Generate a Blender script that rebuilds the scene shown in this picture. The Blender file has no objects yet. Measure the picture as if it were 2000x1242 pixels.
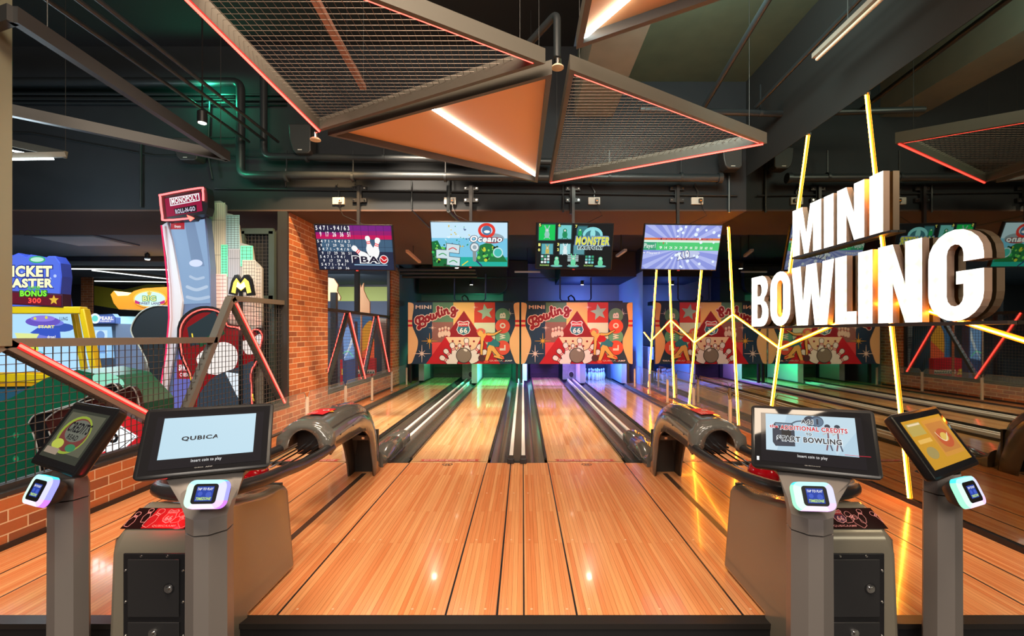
import bpy, bmesh, math, random
from mathutils import Vector, Matrix
random.seed(7)
SC = bpy.context.scene
COL = SC.collection
R = math.radians
F, CX, CY, CZ = 889.0, 1021.0, 650.0, 1.25
# ---------------------------------------------------------------- camera
cam = bpy.data.cameras.new('camera'); co = bpy.data.objects.new('camera', cam); COL.objects.link(co)
co.location = (0, 0, CZ); co.rotation_euler = (R(90), 0, 0)
cam.sensor_width = 36; cam.lens = F * 36 / 2000; cam.shift_x = -21 / 2000; cam.shift_y = 29 / 2000
cam.clip_start = .05; cam.clip_end = 100
SC.camera = co
# ---------------------------------------------------------------- world, exposure
w = bpy.data.worlds.new('dim_room'); SC.world = w; w.use_nodes = True
w.node_tree.nodes['Background'].inputs[0].default_value = (.55, .62, .7, 1)
w.node_tree.nodes['Background'].inputs[1].default_value = .10
SC.view_settings.view_transform = 'Standard'; SC.view_settings.look = 'None'
SC.view_settings.exposure = 0.0; SC.view_settings.gamma = 1; SC.view_settings.use_curve_mapping = False
SC.cycles.max_bounces = 8; SC.cycles.glossy_bounces = 5; SC.cycles.transmission_bounces = 5
SC.cycles.sample_clamp_indirect = 4; SC.cycles.transparent_max_bounces = 12


def lamp(kind, loc, target, power, color, size=.2, angle=90, blend=.6, size_y=None):
    d = bpy.data.lights.new(kind.lower() + '_lamp', kind); d.energy = power; d.color = color
    if kind == 'AREA':
        d.shape = 'RECTANGLE'; d.size = size; d.size_y = size_y or size
    else:
        d.shadow_soft_size = size
    if kind == 'SPOT':
        d.spot_size = R(angle); d.spot_blend = blend
    o = bpy.data.objects.new(kind.lower() + '_lamp', d); COL.objects.link(o); o.location = loc
    if target is not None:
        o.rotation_euler = (Vector(target) - Vector(loc)).to_track_quat('-Z', 'Y').to_euler()
    return o


WARM = (1, .80, .60)
# added area fills, then ceiling spots of the hall (all above the top of the frame, behind the viewer or beyond a beam)
lamp('AREA', (0, .4, 4.2), (0, 2.8, 0), 330, WARM, 3.6, size_y=1.0)  # unseen overall fill added for exposure
lamp('AREA', (0, -3.0, 3.3), (0, 4, .6), 190, (1, .88, .76), 3.0, size_y=1.2)  # second unseen fill, added behind the viewer
for sx in (-1.4, 1.05):
    lamp('SPOT', (sx, 4.6, 4.1), (sx * .9, 6.9, 0), 800, WARM, .10, 62)
    lamp('SPOT', (sx, 7.2, 2.60), (sx, 7.2, 0), 130, WARM, .04, 130)
    lamp('SPOT', (sx, 9.6, 2.60), (sx, 9.6, 0), 100, WARM, .04, 130)
lamp('SPOT', (-1.9, 4.6, 3.9), (-3.05, 6.3, 1.2), 520, (1, .62, .30), .1, 60)      # warm wash on the brick pillar
lamp('SPOT', (-1.4, 2.6, 3.9), (-3.0, 4.2, 0.1), 230, (1, .80, .62), .1, 75)
lamp('SPOT', (1.3, 3.2, 4.0), (2.2, 5.0, 4.4), 190, (.72, .95, .85), .4, 150)  # unseen spot added to brighten the green ceiling
# coloured lamps over the pin decks
lamp('SPOT', (-.75, 11.3, 1.0), (-.8, 11.5, 0), 230, (.03, 1, .38), .08, 150)
lamp('SPOT', (-2.3, 12.0, 1.2), (-2.5, 12.2, 0), 26, (.1, 1, .40), .08, 150)
lamp('SPOT', (.6, 11.3, 1.0), (.6, 11.5, 0), 200, (.40, .16, 1), .08, 150)
lamp('SPOT', (1.95, 11.2, 1.1), (1.95, 11.4, 0), 230, (.05, .16, 1), .08, 160)
lamp('SPOT', (2.0, 10.95, .9), (2.9, 12.0, 1.0), 90, (.07, .25, 1), .03, 150)
lamp('POINT', (1.6, 12.9, 2.1), None, 38, (.12, .22, 1), .02)
lamp('POINT', (-1.2, 12.7, 2.05), None, 14, (.12, 1, .5), .02)
lamp('SPOT', (1.5, 9.2, 2.7), (1.6, 10.7, 1.1), 60, (.30, .34, 1), .03, 80)  # blue spot added in front to tint the right banner
lamp('SPOT', (-1.5, 9.2, 2.7), (-1.5, 10.7, 1.1), 22, (.3, 1, .6), .03, 80)  # weaker green spot added to tint the left banner
# arcade hall on the left: cool white
lamp('SPOT', (-5.6, 2.6, 3.4), (-4.9, 5.4, .7), 420, (.72, .9, 1), .3, 62, .5)
lamp('POINT', (-5.2, 4.7, 2.6), None, 40, (.72, .9, 1), .2)
lamp('AREA', (-7.5, 9.0, 2.72), (-7.5, 9.0, 0), 260, (.75, .92, 1), 3.0, size_y=3.0)
lamp('AREA', (-5.4, 12.0, 2.72), (-5.4, 13.0, 0), 200, (.9, .95, 1), 2.2, size_y=1.5)
lamp('POINT', (-3.9, 5.55, 4.2), None, 12, (.05, 1, .5), .03)
lamp('POINT', (-3.5, 5.35, 3.2), None, 3.5, (.05, 1, .5), .03)
lamp('AREA', (-4.6, 8.8, 2.72), (-4.3, 9.6, .5), 90, (.95, .95, 1), 1.2)  # fill light added for the dark cabinets in the far window

# ---------------------------------------------------------------- materials
_M = {}


def P(name, col, rough=.5, metal=0.0, coat=0.0, alpha=1.0, trans=0.0, spec=.5, emit=None, es=0.0):
    if name in _M: return _M[name]
    m = bpy.data.materials.new(name); m.use_nodes = True
    b = m.node_tree.nodes['Principled BSDF']
    b.inputs['Base Color'].default_value = (*col, 1); b.inputs['Roughness'].default_value = rough
    b.inputs['Metallic'].default_value = metal; b.inputs['Coat Weight'].default_value = coat
    b.inputs['Coat Roughness'].default_value = .05
    b.inputs['Alpha'].default_value = alpha; b.inputs['Transmission Weight'].default_value = trans
    b.inputs['Specular IOR Level'].default_value = spec
    if emit:
        b.inputs['Emission Color'].default_value = (*emit, 1); b.inputs['Emission Strength'].default_value = es
    _M[name] = m
    return m


def s2l(*c):
    return tuple(((v / 255) / 12.92 if v <= 10 else ((v / 255 + .055) / 1.055) ** 2.4) for v in c)


def D(r, g, b, rough=.55, **k):     # diffuse paint by 8-bit colour
    return P('paint_%d_%d_%d_%d' % (r, g, b, int(rough * 100)), s2l(r, g, b), rough, **k)


def G(r, g, b, s=1.0):              # lit screen / sign colour
    n = 'lit_%d_%d_%d_%d' % (r, g, b, int(s * 100))
    return P(n, (.004, .004, .004), .4, emit=s2l(r, g, b), es=s, spec=.12)


def noise_bump(m, scale, strength, dist=.01):
    nt = m.node_tree; b = nt.nodes['Principled BSDF']
    tc = nt.nodes.new('ShaderNodeTexCoord'); n = nt.nodes.new('ShaderNodeTexNoise'); n.inputs['Scale'].default_value = scale
    n.inputs['Detail'].default_value = 6
    bu = nt.nodes.new('ShaderNodeBump'); bu.inputs['Strength'].default_value = strength; bu.inputs['Distance'].default_value = dist
    nt.links.new(tc.outputs['Object'], n.inputs['Vector']); nt.links.new(n.outputs['Fac'], bu.inputs['Height'])
    nt.links.new(bu.outputs['Normal'], b.inputs['Normal'])
    return m


def speckle(m, c1, c2, scale=3):
    nt = m.node_tree; b = nt.nodes['Principled BSDF']
    tc = nt.nodes.new('ShaderNodeTexCoord'); n = nt.nodes.new('ShaderNodeTexNoise'); n.inputs['Scale'].default_value = scale
    n.inputs['Detail'].default_value = 8
    mx = nt.nodes.new('ShaderNodeMix'); mx.data_type = 'RGBA'
    mx.inputs[6].default_value = (*c1, 1); mx.inputs[7].default_value = (*c2, 1)
    nt.links.new(tc.outputs['Object'], n.inputs['Vector']); nt.links.new(n.outputs['Fac'], mx.inputs[0])
    nt.links.new(mx.outputs[2], b.inputs['Base Color'])
    return m


def wood(name, c1, c2, row=.028, rough=.16, length=1.3):
    m = P(name, c1, rough, coat=.25)
    nt = m.node_tree; b = nt.nodes['Principled BSDF']; L = nt.links
    tc = nt.nodes.new('ShaderNodeTexCoord'); sp = nt.nodes.new('ShaderNodeSeparateXYZ'); cb = nt.nodes.new('ShaderNodeCombineXYZ')
    L.new(tc.outputs['Object'], sp.inputs[0]); L.new(sp.outputs['Y'], cb.inputs['X']); L.new(sp.outputs['X'], cb.inputs['Y'])
    br = nt.nodes.new('ShaderNodeTexBrick'); L.new(cb.outputs[0], br.inputs['Vector'])
    br.offset = .37; br.offset_frequency = 2
    br.inputs['Color1'].default_value = (*c1, 1); br.inputs['Color2'].default_value = (*c2, 1)
    br.inputs['Mortar'].default_value = (c2[0] * .45, c2[1] * .4, c2[2] * .4, 1)
    br.inputs['Scale'].default_value = 1; br.inputs['Mortar Size'].default_value = .0006
    br.inputs['Brick Width'].default_value = length; br.inputs['Row Height'].default_value = row
    mp = nt.nodes.new('ShaderNodeMapping'); mp.inputs['Scale'].default_value = (1.2, 70, 1); L.new(cb.outputs[0], mp.inputs[0])
    n = nt.nodes.new('ShaderNodeTexNoise'); n.inputs['Scale'].default_value = 2; n.inputs['Detail'].default_value = 5
    L.new(mp.outputs[0], n.inputs['Vector'])
    mx = nt.nodes.new('ShaderNodeMix'); mx.data_type = 'RGBA'; mx.blend_type = 'MULTIPLY'
    cr = nt.nodes.new('ShaderNodeValToRGB'); cr.color_ramp.elements[0].position = .3; cr.color_ramp.elements[1].position = .65
    cr.color_ramp.elements[0].color = (.82, .77, .72, 1); cr.color_ramp.elements[1].color = (1, 1, 1, 1)
    L.new(n.outputs['Fac'], cr.inputs[0]); L.new(br.outputs['Color'], mx.inputs[6]); L.new(cr.outputs[0], mx.inputs[7])
    mx.inputs[0].default_value = 1; L.new(mx.outputs[2], b.inputs['Base Color'])
    return m


def brick(name, c1, c2, mortar):
    m = P(name, c1, .8)
    nt = m.node_tree; b = nt.nodes['Principled BSDF']; L = nt.links
    tc = nt.nodes.new('ShaderNodeTexCoord'); sp = nt.nodes.new('ShaderNodeSeparateXYZ'); cb = nt.nodes.new('ShaderNodeCombineXYZ')
    ad = nt.nodes.new('ShaderNodeMath'); L.new(tc.outputs['Object'], sp.inputs[0])
    L.new(sp.outputs['X'], ad.inputs[0]); L.new(sp.outputs['Y'], ad.inputs[1]); L.new(ad.outputs[0], cb.inputs['X']); L.new(sp.outputs['Z'], cb.inputs['Y'])
    br = nt.nodes.new('ShaderNodeTexBrick'); L.new(cb.outputs[0], br.inputs['Vector'])
    br.inputs['Color1'].default_value = (*c1, 1); br.inputs['Color2'].default_value = (*c2, 1); br.inputs['Mortar'].default_value = (*mortar, 1)
    br.inputs['Scale'].default_value = 1; br.inputs['Mortar Size'].default_value = .0045; br.inputs['Mortar Smooth'].default_value = .2
    br.inputs['Brick Width'].default_value = .215; br.inputs['Row Height'].default_value = .070; br.inputs['Bias'].default_value = -.35
    n = nt.nodes.new('ShaderNodeTexNoise'); n.inputs['Scale'].default_value = 40; n.inputs['Detail'].default_value = 6
    L.new(tc.outputs['Object'], n.inputs['Vector'])
    mx = nt.nodes.new('ShaderNodeMix'); mx.data_type = 'RGBA'; mx.blend_type = 'MULTIPLY'; mx.inputs[0].default_value = .5
    L.new(br.outputs['Color'], mx.inputs[6]); L.new(n.outputs['Color'], mx.inputs[7])
    mx2 = nt.nodes.new('ShaderNodeMix'); mx2.data_type = 'RGBA'; mx2.inputs[0].default_value = .35
    L.new(br.outputs['Color'], mx2.inputs[6]); L.new(mx.outputs[2], mx2.inputs[7])
    L.new(mx2.outputs[2], b.inputs['Base Color'])
    inv = nt.nodes.new('ShaderNodeMath'); inv.operation = 'MULTIPLY_ADD'; inv.inputs[1].default_value = -1; inv.inputs[2].default_value = 1
    L.new(br.outputs['Fac'], inv.inputs[0])
    a2 = nt.nodes.new('ShaderNodeMath'); a2.operation = 'MULTIPLY_ADD'; a2.inputs[1].default_value = .35
    L.new(n.outputs['Fac'], a2.inputs[0]); L.new(inv.outputs[0], a2.inputs[2])
    bu = nt.nodes.new('ShaderNodeBump'); bu.inputs['Strength'].default_value = .7; bu.inputs['Distance'].default_value = .008
    L.new(a2.outputs[0], bu.inputs['Height']); L.new(bu.outputs['Normal'], b.inputs['Normal'])
    return m


M_WOOD = wood('approach_wood', s2l(252, 182, 122), s2l(236, 146, 90), row=.024)
M_LANE = wood('lane_wood', s2l(252, 206, 150), s2l(226, 166, 108), row=.03, rough=.12, length=2.5)
M_SIDE = wood('side_wood', s2l(226, 160, 110), s2l(196, 122, 74), row=.06)
M_BRICK = brick('brick', s2l(190, 108, 58), s2l(108, 62, 46), s2l(226, 196, 158))
M_BLACK = P('black_satin', (.012, .012, .014), .4)
M_FLOORD = speckle(P('dark_floor', (.03, .03, .03), .5), (.03, .03, .035), (.06, .055, .05), 6)
M_GUT = P('gutter_plastic', (.045, .05, .045), .22)
M_WHITE = P('white_rail', (.86, .86, .82), .35)
M_GREEN = speckle(P('ceiling_paint', (.1, .115, .09), .8), s2l(70, 84, 70), s2l(86, 100, 82), 5)
M_DARKC = P('void_paint', (.012, .014, .016), .9)
M_WALLD = speckle(P('dark_wall_paint', (.03, .035, .04), .8), s2l(33, 38, 50), s2l(43, 48, 60), 4)
M_BEAM = speckle(P('beam_paint', (.04, .045, .045), .8), s2l(26, 31, 36), s2l(35, 40, 45), 4)
M_SOFF = P('soffit_paint', s2l(84, 64, 56), .85)
M_CONC = speckle(P('grey_beam', (.2, .2, .18), .8), s2l(120, 120, 110), s2l(138, 136, 124), 6)
M_STEEL = P('steel_frame', s2l(118, 114, 104), .42, .35)
M_TRI = P('triangle_frame_paint', s2l(92, 87, 78), .5)
M_DSTEEL = P('dark_steel', s2l(62, 62, 62), .45, .4)
M_PIPE = P('pipe_paint', s2l(40, 45, 48), .4)
M_WIRE = P('wire', s2l(120, 108, 98), .4, .5)
M_DWIRE = P('dark_wire', s2l(84, 80, 76), .45, .5)
M_CHROME = P('chrome', (.8, .8, .8), .12, 1)
M_GREY = P('moulded_grey', s2l(96, 95, 90), .16, coat=.6)
M_GREY2 = P('post_grey', s2l(128, 122, 118), .38, .25)
M_SHELLG = P('console_shell', s2l(132, 126, 112), .24, .2, coat=.4)
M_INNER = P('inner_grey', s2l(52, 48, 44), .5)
M_REDLED = P('red_led', (.1, 0, 0), .4, emit=(1, .05, .035), es=9)
M_REDSOFT = P('red_glow_border', (.2, 0, 0), .4, emit=(1, .02, .02), es=1.3)  # glow around the red cores, put into a wider emissive strip
M_NEONSOFT = P('amber_glow_border', (.3, .1, 0), .4, emit=(1, .22, .006), es=1.5)  # orange glow around the neon, put into a wider emissive strip
M_NEON = P('amber_neon', (.1, .05, 0), .4, emit=(1, .33, .022), es=50)
M_WLED = P('white_led', (.5, .5, .5), .4, emit=(.85, .97, 1), es=9)
M_WOODP = P('orange_ply', s2l(246, 186, 132), .5)
noise_bump(M_WOODP, 60, .05)
M_SHELL = P('tv_black', (.008, .008, .009), .3)
M_GLASS = P('acrylic', (.75, .85, .8), .02, alpha=.07, spec=.6)
M_MIRROR = P('tinted_mirror', s2l(150, 152, 140), .015, 1.0)
M_SIGNSIDE = P('sign_side', s2l(176, 150, 132), .45, .2)
M_PIN = P('pin_white', (.82, .84, .86), .2)
M_PINRED = P('pin_red', (.6, .02, .03), .25)
M_BALL = P('ball_red', s2l(160, 10, 22), .12, coat=.6)


# ---------------------------------------------------------------- mesh building
class MB:
    def __init__(s):
        s.v = []; s.f = []; s.mi = []; s.mats = []

    def m(s, mat):
        if mat not in s.mats: s.mats.append(mat)
        return s.mats.index(mat)

    def add(s, vs, fs, mat):
        n = len(s.v); k = s.m(mat)
        s.v += [Vector(p) for p in vs]
        for f in fs: s.f.append([i + n for i in f]); s.mi.append(k)

    def box(s, x0, x1, y0, y1, z0, z1, mat, T=None):
        vs = [Vector((x, y, z)) for x in (x0, x1) for y in (y0, y1) for z in (z0, z1)]
        if T: vs = [T @ p for p in vs]
        s.add(vs, [(0, 1, 3, 2), (4, 6, 7, 5), (0, 4, 5, 1), (2, 3, 7, 6), (0, 2, 6, 4), (1, 5, 7, 3)], mat)

    def bar(s, a, b, wd, ht, mat, up=(0, 0, 1)):      # box section bar from a to b
        a, b = Vector(a), Vector(b); d = (b - a).normalized(); u = Vector(up)
        if abs(d.dot(u)) > .99: u = Vector((0, 1, 0))
        r = d.cross(u).normalized(); u = r.cross(d)
        vs = [q + r * i * wd / 2 + u * j * ht / 2 for q in (a, b) for i, j in ((-1, -1), (1, -1), (1, 1), (-1, 1))]
        s.add(vs, [(0, 3, 2, 1), (4, 5, 6, 7), (0, 1, 5, 4), (1, 2, 6, 5), (2, 3, 7, 6), (3, 0, 4, 7)], mat)

    def tube(s, pts, r, mat, seg=8, caps=True, closed=False):
        pts = [Vector(p) for p in pts]; n = len(pts); vs = []; fs = []
        u = None
        for i, p in enumerate(pts):
            if closed: d = (pts[(i + 1) % n] - pts[i - 1]).normalized()
            else: d = (pts[min(i + 1, n - 1)] - pts[max(i - 1, 0)]).normalized()
            if u is None:
                u = Vector((0, 0, 1)) if abs(d.z) < .9 else Vector((1, 0, 0))
            u = (u - d * u.dot(d)).normalized(); q = d.cross(u)
            rr = r[i] if isinstance(r, (list, tuple)) else r
            vs += [p + (u * math.cos(2 * math.pi * k / seg) + q * math.sin(2 * math.pi * k / seg)) * rr for k in range(seg)]
        for i in range(n if closed else n - 1):
            for k in range(seg):
                a = i * seg; b = ((i + 1) % n) * seg
                fs.append((a + k, a + (k + 1) % seg, b + (k + 1) % seg, b + k))
        if caps and not closed:
            fs.append(tuple(range(seg))[::-1]); fs.append(tuple(range((n - 1) * seg, n * seg)))
        s.add(vs, fs, mat)

    def lathe(s, prof, c, mat, seg=16, axis=(0, 0, 1)):   # prof: (r, h) list
        ax = Vector(axis).normalized(); u = Vector((1, 0, 0)) if abs(ax.x) < .9 else Vector((0, 1, 0))
        u = (u - ax * u.dot(ax)).normalized(); q = ax.cross(u); c = Vector(c); vs = []; fs = []
        for r, h in prof:
            vs += [c + ax * h + (u * math.cos(2 * math.pi * k / seg) + q * math.sin(2 * math.pi * k / seg)) * r for k in range(seg)]
        for i in range(len(prof) - 1):
            for k in range(seg):
                fs.append((i * seg + k, i * seg + (k + 1) % seg, (i + 1) * seg + (k + 1) % seg, (i + 1) * seg + k))
        fs.append(tuple(range(seg))[::-1]); fs.append(tuple(range((len(prof) - 1) * seg, len(prof) * seg)))
        s.add(vs, fs, mat)

    def prism(s, pts, ext, mat):                           # planar outline pushed along ext
        pts = [Vector(p) for p in pts]; e = Vector(ext); n = len(pts)
        fs = [tuple(range(n)), tuple(range(2 * n - 1, n - 1, -1))]
        fs += [(i, (i + 1) % n, n + (i + 1) % n, n + i) for i in range(n)]
        s.add(pts + [p + e for p in pts], fs, mat)

    def loft(s, secs, mat, closed=True, caps=True):
        n = len(secs[0]); vs = [p for q in secs for p in q]; fs = []
        for i in range(len(secs) - 1):
            for k in range(n if closed else n - 1):
                fs.append((i * n + k, i * n + (k + 1) % n, (i + 1) * n + (k + 1) % n, (i + 1) * n + k))
        if caps and closed: fs += [tuple(range(n))[::-1], tuple(range((len(secs) - 1) * n, len(secs) * n))]
        s.add(vs, fs, mat)

    def build(s, name, parent=None, bevel=0, smooth=True, recalc=True, solid=0, ang=38):
        if parent is None:
            xs = [p.x for p in s.v]; ys = [p.y for p in s.v]; zs = [p.z for p in s.v]
            org = Vector(((min(xs) + max(xs)) / 2, (min(ys) + max(ys)) / 2, min(zs)))
        else:
            org = wloc(parent)
        me = bpy.data.meshes.new(name); me.from_pydata([p - org for p in s.v], [], s.f)
        for mt in s.mats: me.materials.append(mt)
        me.polygons.foreach_set('material_index', s.mi)
        if recalc:
            bm = bmesh.new(); bm.from_mesh(me); bmesh.ops.recalc_face_normals(bm, faces=bm.faces); bm.to_mesh(me); bm.free()
        if smooth:
            me.polygons.foreach_set('use_smooth', [True] * len(me.polygons)); me.set_sharp_from_angle(angle=R(ang))
        me.update()
        o = bpy.data.objects.new(name, me); COL.objects.link(o)
        if parent is None: o.location = org
        else: o.parent = parent
        if solid:
            md = o.modifiers.new('shell', 'SOLIDIFY'); md.thickness = solid; md.offset = -1
        if bevel:
            md = o.modifiers.new('soft_edges', 'BEVEL'); md.width = bevel; md.segments = 3; md.limit_method = 'ANGLE'; md.angle_limit = R(40)
        return o


def wloc(o):
    v = Vector((0, 0, 0))
    while o is not None: v += o.location; o = o.parent
    return v


def tag(o, label=None, cat=None, group=None, kind=None):
    if label: o['label'] = label
    if cat: o['category'] = cat
    if group: o['group'] = group
    if kind: o['kind'] = kind
    return o


def thing(name, loc, label, cat, group=None):
    o = bpy.data.objects.new(name, None); COL.objects.link(o); o.location = loc; o.empty_display_size = .1
    return tag(o, label, cat, group)


def dup(root, loc, label=None, group=None):
    r = root.copy(); COL.objects.link(r); r.location = loc
    if label: r['label'] = label
    if group: r['group'] = group
    for ch in list(root.children):
        c = ch.copy(); COL.objects.link(c); c.parent = r
        for g in ch.children:
            d = g.copy(); COL.objects.link(d); d.parent = c
    return r


def struct(o):
    o['kind'] = 'structure'; return o


def at(px, py, Y):
    return Vector(((px - CX) * Y / F, Y, CZ + (CY - py) * Y / F))


# ---------------------------------------------------------------- flat artwork on a surface
_T = {}


def curve_mesh(loops=None, text=None, bold=0, extrude=0, res=3):
    key = (str(loops), text, bold, extrude)
    if key in _T: return _T[key]
    if text is not None:
        c = bpy.data.curves.new('t', 'FONT'); c.body = text; c.offset = bold; c.size = 1; c.resolution_u = res; c.space_character = 1.12 if bold else 1
    else:
        c = bpy.data.curves.new('t', 'CURVE'); c.dimensions = '2D'; c.fill_mode = 'BOTH'
        for lp in loops:
            sp = c.splines.new('POLY'); sp.points.add(len(lp) - 1)
            for i, (x, y) in enumerate(lp): sp.points[i].co = (x, y, 0, 1)
            sp.use_cyclic_u = True
    c.extrude = extrude
    o = bpy.data.objects.new('t', c); COL.objects.link(o)
    dg = bpy.context.evaluated_depsgraph_get(); dg.update()
    me = bpy.data.meshes.new_from_object(o.evaluated_get(dg))
    vs = [v.co.copy() for v in me.vertices]; fs = [tuple(p.vertices) for p in me.polygons]
    bpy.data.objects.remove(o); bpy.data.curves.remove(c); bpy.data.meshes.remove(me)
    _T[key] = (vs, fs)
    return vs, fs


def catmull(p, n=6, closed=False):
    out = []; N = len(p)
    for i in range(N if closed else N - 1):
        g = (lambda k: p[k % N]) if closed else (lambda k: p[max(0, min(N - 1, k))])
        a, b, c, d = g(i - 1), g(i), g(i + 1), g(i + 2)
        for j in range(n):
            t = j / n
            out.append(tuple(.5 * (2 * b[k] + (c[k] - a[k]) * t + (2 * a[k] - 5 * b[k] + 4 * c[k] - d[k]) * t * t + (3 * b[k] - a[k] - 3 * c[k] + d[k]) * t ** 3) for k in range(len(p[0]))))
    if not closed: out.append(tuple(p[-1]))
    return out


class Art:
    """2-D drawing in photo-crop units laid on a plane: mp(x, y) gives the 3-D point, n the outward normal."""
    def __init__(s, mp, n, mb=None, eps=.0006):
        s.mp = mp; s.n = Vector(n).normalized(); s.mb = mb or MB(); s.k = 1; s.eps = eps; s.sub = 0

    def L(s, k):
        s.k = k; return s

    clip = None

    def pt(s, x, y, e=0):
        if s.clip: x = min(max(x, s.clip[0]), s.clip[2]); y = min(max(y, s.clip[1]), s.clip[3])
        return s.mp(x, y) + s.n * s.eps * (s.k + s.sub % 36 * .018 + e)

    def poly(s, pts, mat):
        if s.clip:
            for ax, lim, sg in ((0, s.clip[0], 1), (0, s.clip[2], -1), (1, s.clip[1], 1), (1, s.clip[3], -1)):
                out = []
                for i, q in enumerate(pts):
                    p = pts[i - 1]; dp, dq = (p[ax] - lim) * sg, (q[ax] - lim) * sg
                    if (dp < 0) != (dq < 0): k = dp / (dp - dq); out.append((p[0] + (q[0] - p[0]) * k, p[1] + (q[1] - p[1]) * k))
                    if dq >= 0: out.append(q)
                pts = out
            if len(pts) < 3: return
        s.sub += 1
        s.mb.add([s.pt(*p) for p in pts], [tuple(range(len(pts)))], mat)

    def rect(s, x0, y0, x1, y1, mat):
        s.poly([(x0, y0), (x1, y0), (x1, y1), (x0, y1)], mat)

    def ell(s, cx, cy, rx, ry, mat, n=24, rot=0):
        c, q = math.cos(rot), math.sin(rot)
        s.poly([(cx + rx * math.cos(t) * c - ry * math.sin(t) * q, cy + rx * math.cos(t) * q + ry * math.sin(t) * c) for t in [2 * math.pi * i / n for i in range(n)]], mat)

    def circ(s, cx, cy, r, mat, n=24):
        s.ell(cx, cy, r, r, mat, n)

    def stroke(s, pts, w, mat, smooth=True, closed=False, n=5, round=True):
        s.sub += 1
        if smooth and len(pts) > 2: pts = catmull(pts, n, closed)
        if closed: pts = list(pts) + [pts[0]]
        vs = []; N = len(pts)
        for i, p in enumerate(pts):
            a = pts[max(0, i - 1)]; b = pts[min(N - 1, i + 1)]
            if closed and (i == 0 or i == N - 1): a, b = pts[-2], pts[1]
            dx, dy = b[0] - a[0], b[1] - a[1]; l = math.hypot(dx, dy) or 1
            ww = w[0] + (w[1] - w[0]) * i / (N - 1) if isinstance(w, tuple) else w
            vs += [s.pt(p[0] - dy / l * ww / 2, p[1] + dx / l * ww / 2, .3 * i / N), s.pt(p[0] + dy / l * ww / 2, p[1] - dx / l * ww / 2, .3 * i / N)]
        s.mb.add(vs, [(2 * i, 2 * i + 1, 2 * i + 3, 2 * i + 2) for i in range(N - 1)], mat)
        if round and not closed:
            for p, ww in ((pts[0], w[0] if isinstance(w, tuple) else w), (pts[-1], w[1] if isinstance(w, tuple) else w)):
                s.circ(p[0], p[1], ww / 2, mat, 10)

    def star(s, cx, cy, ro, ri, mat, n=5, rot=-math.pi / 2):
        s.poly([(cx + (ro if i % 2 == 0 else ri) * math.cos(rot + math.pi * i / n), cy + (ro if i % 2 == 0 else ri) * math.sin(rot + math.pi * i / n)) for i in range(2 * n)], mat)

    def text(s, t, x0, y0, x1, y1, mat, bold=0, rot=0, shear=0):   # fitted into the box
        vs, fs = curve_mesh(text=t, bold=bold)
        if not vs: return
        s.sub += 1
        ax, bx = min(v.x for v in vs), max(v.x for v in vs); ay, by = min(v.y for v in vs), max(v.y for v in vs)
        cx, cy = (x0 + x1) / 2, (y0 + y1) / 2; c, q = math.cos(rot), math.sin(rot); out = []
        for v in vs:
            X = ((v.x - ax) / (bx - ax) - .5) * (x1 - x0) + shear * ((v.y - ay) / (by - ay) - .5) * (y1 - y0)
            Y = (.5 - (v.y - ay) / (by - ay)) * (y1 - y0)
            out.append(s.pt(cx + X * c - Y * q, cy + X * q + Y * c))
        s.mb.add(out, fs, mat)


def facing(Y):
    return lambda x, y: at(x, y, Y)


def plane(O, U, V, x0, x1, y0, y1):      # O = top-left corner, U/V = full edge vectors (right, down)
    O, U, V = Vector(O), Vector(U), Vector(V)
    return lambda x, y: O + U * ((x - x0) / (x1 - x0)) + V * ((y - y0) / (y1 - y0))


# ================================================================ THE SETTING
XL, XR = -3.0, 2.85
FZ = -.2


def sbox(name, *a, mat=None, bevel=0):
    b = MB(); b.box(*a, mat); return struct(b.build(name, bevel=bevel, smooth=False))


sbox('floor', -16, 4, -3, 16, FZ - .1, FZ, mat=M_FLOORD)
# raised wooden approach with its dark inlaid joints
b = MB(); b.box(XL, XR, 2.0, 4.375, FZ, -.002, M_WOOD)
b.box(XL, XR, 2.0, 4.375, -.002, 0, M_WOOD)
for jx, jw in ((-2.71, .010), (-2.47, .008), (-1.72, .008), (-1.088, .009), (-.342, .009), (-.1145, .010), (.005, .008), (.24, .009), (.975, .009), (1.565, .009), (2.30, .009), (2.53, .010)):
    b.box(jx - jw / 2, jx + jw / 2, 2.001, 4.374, 0, .0006, M_BLACK)
for cx in (-1.41, 1.265):
    b.box(cx - .02, cx + .02, 2.4, 4.05, 0, .0012, P('track_strip', s2l(70, 55, 45), .35))
for yy in (2.06, 2.75, 3.55):
    for sx in (-1.02, -.86, -.5, -.4, -.28, -.17, -.07, .04, .2, .3, .62, .9, 1.03):
        b.lathe([(.006, 0), (.006, .0009)], (sx, yy, 0), P('plug', s2l(230, 190, 150), .3), 8)
struct(b.build('floor.001'))
b = MB(); b.box(XL, XR, 1.955, 2.0, FZ, -.004, M_BLACK); b.box(XL, XR, 1.95, 2.012, -.02, .003, P('nosing', s2l(48, 44, 42), .35, .3))
b.box(XL, XR, 1.945, 1.955, FZ + .02, FZ + .05, M_BLACK)
struct(b.build('trim_1'))
# under the lanes
sbox('floor.002', XL, XR, 4.38, 13.4, FZ, -.12, mat=M_BLACK)
# side strips beside the outer gutters
sbox('floor.003', XL, -2.71, 4.376, 12.9, -.119, -.001, mat=M_SIDE)
sbox('floor.004', 2.53, XR, 4.376, 12.9, -.119, -.001, mat=M_SIDE)
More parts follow.
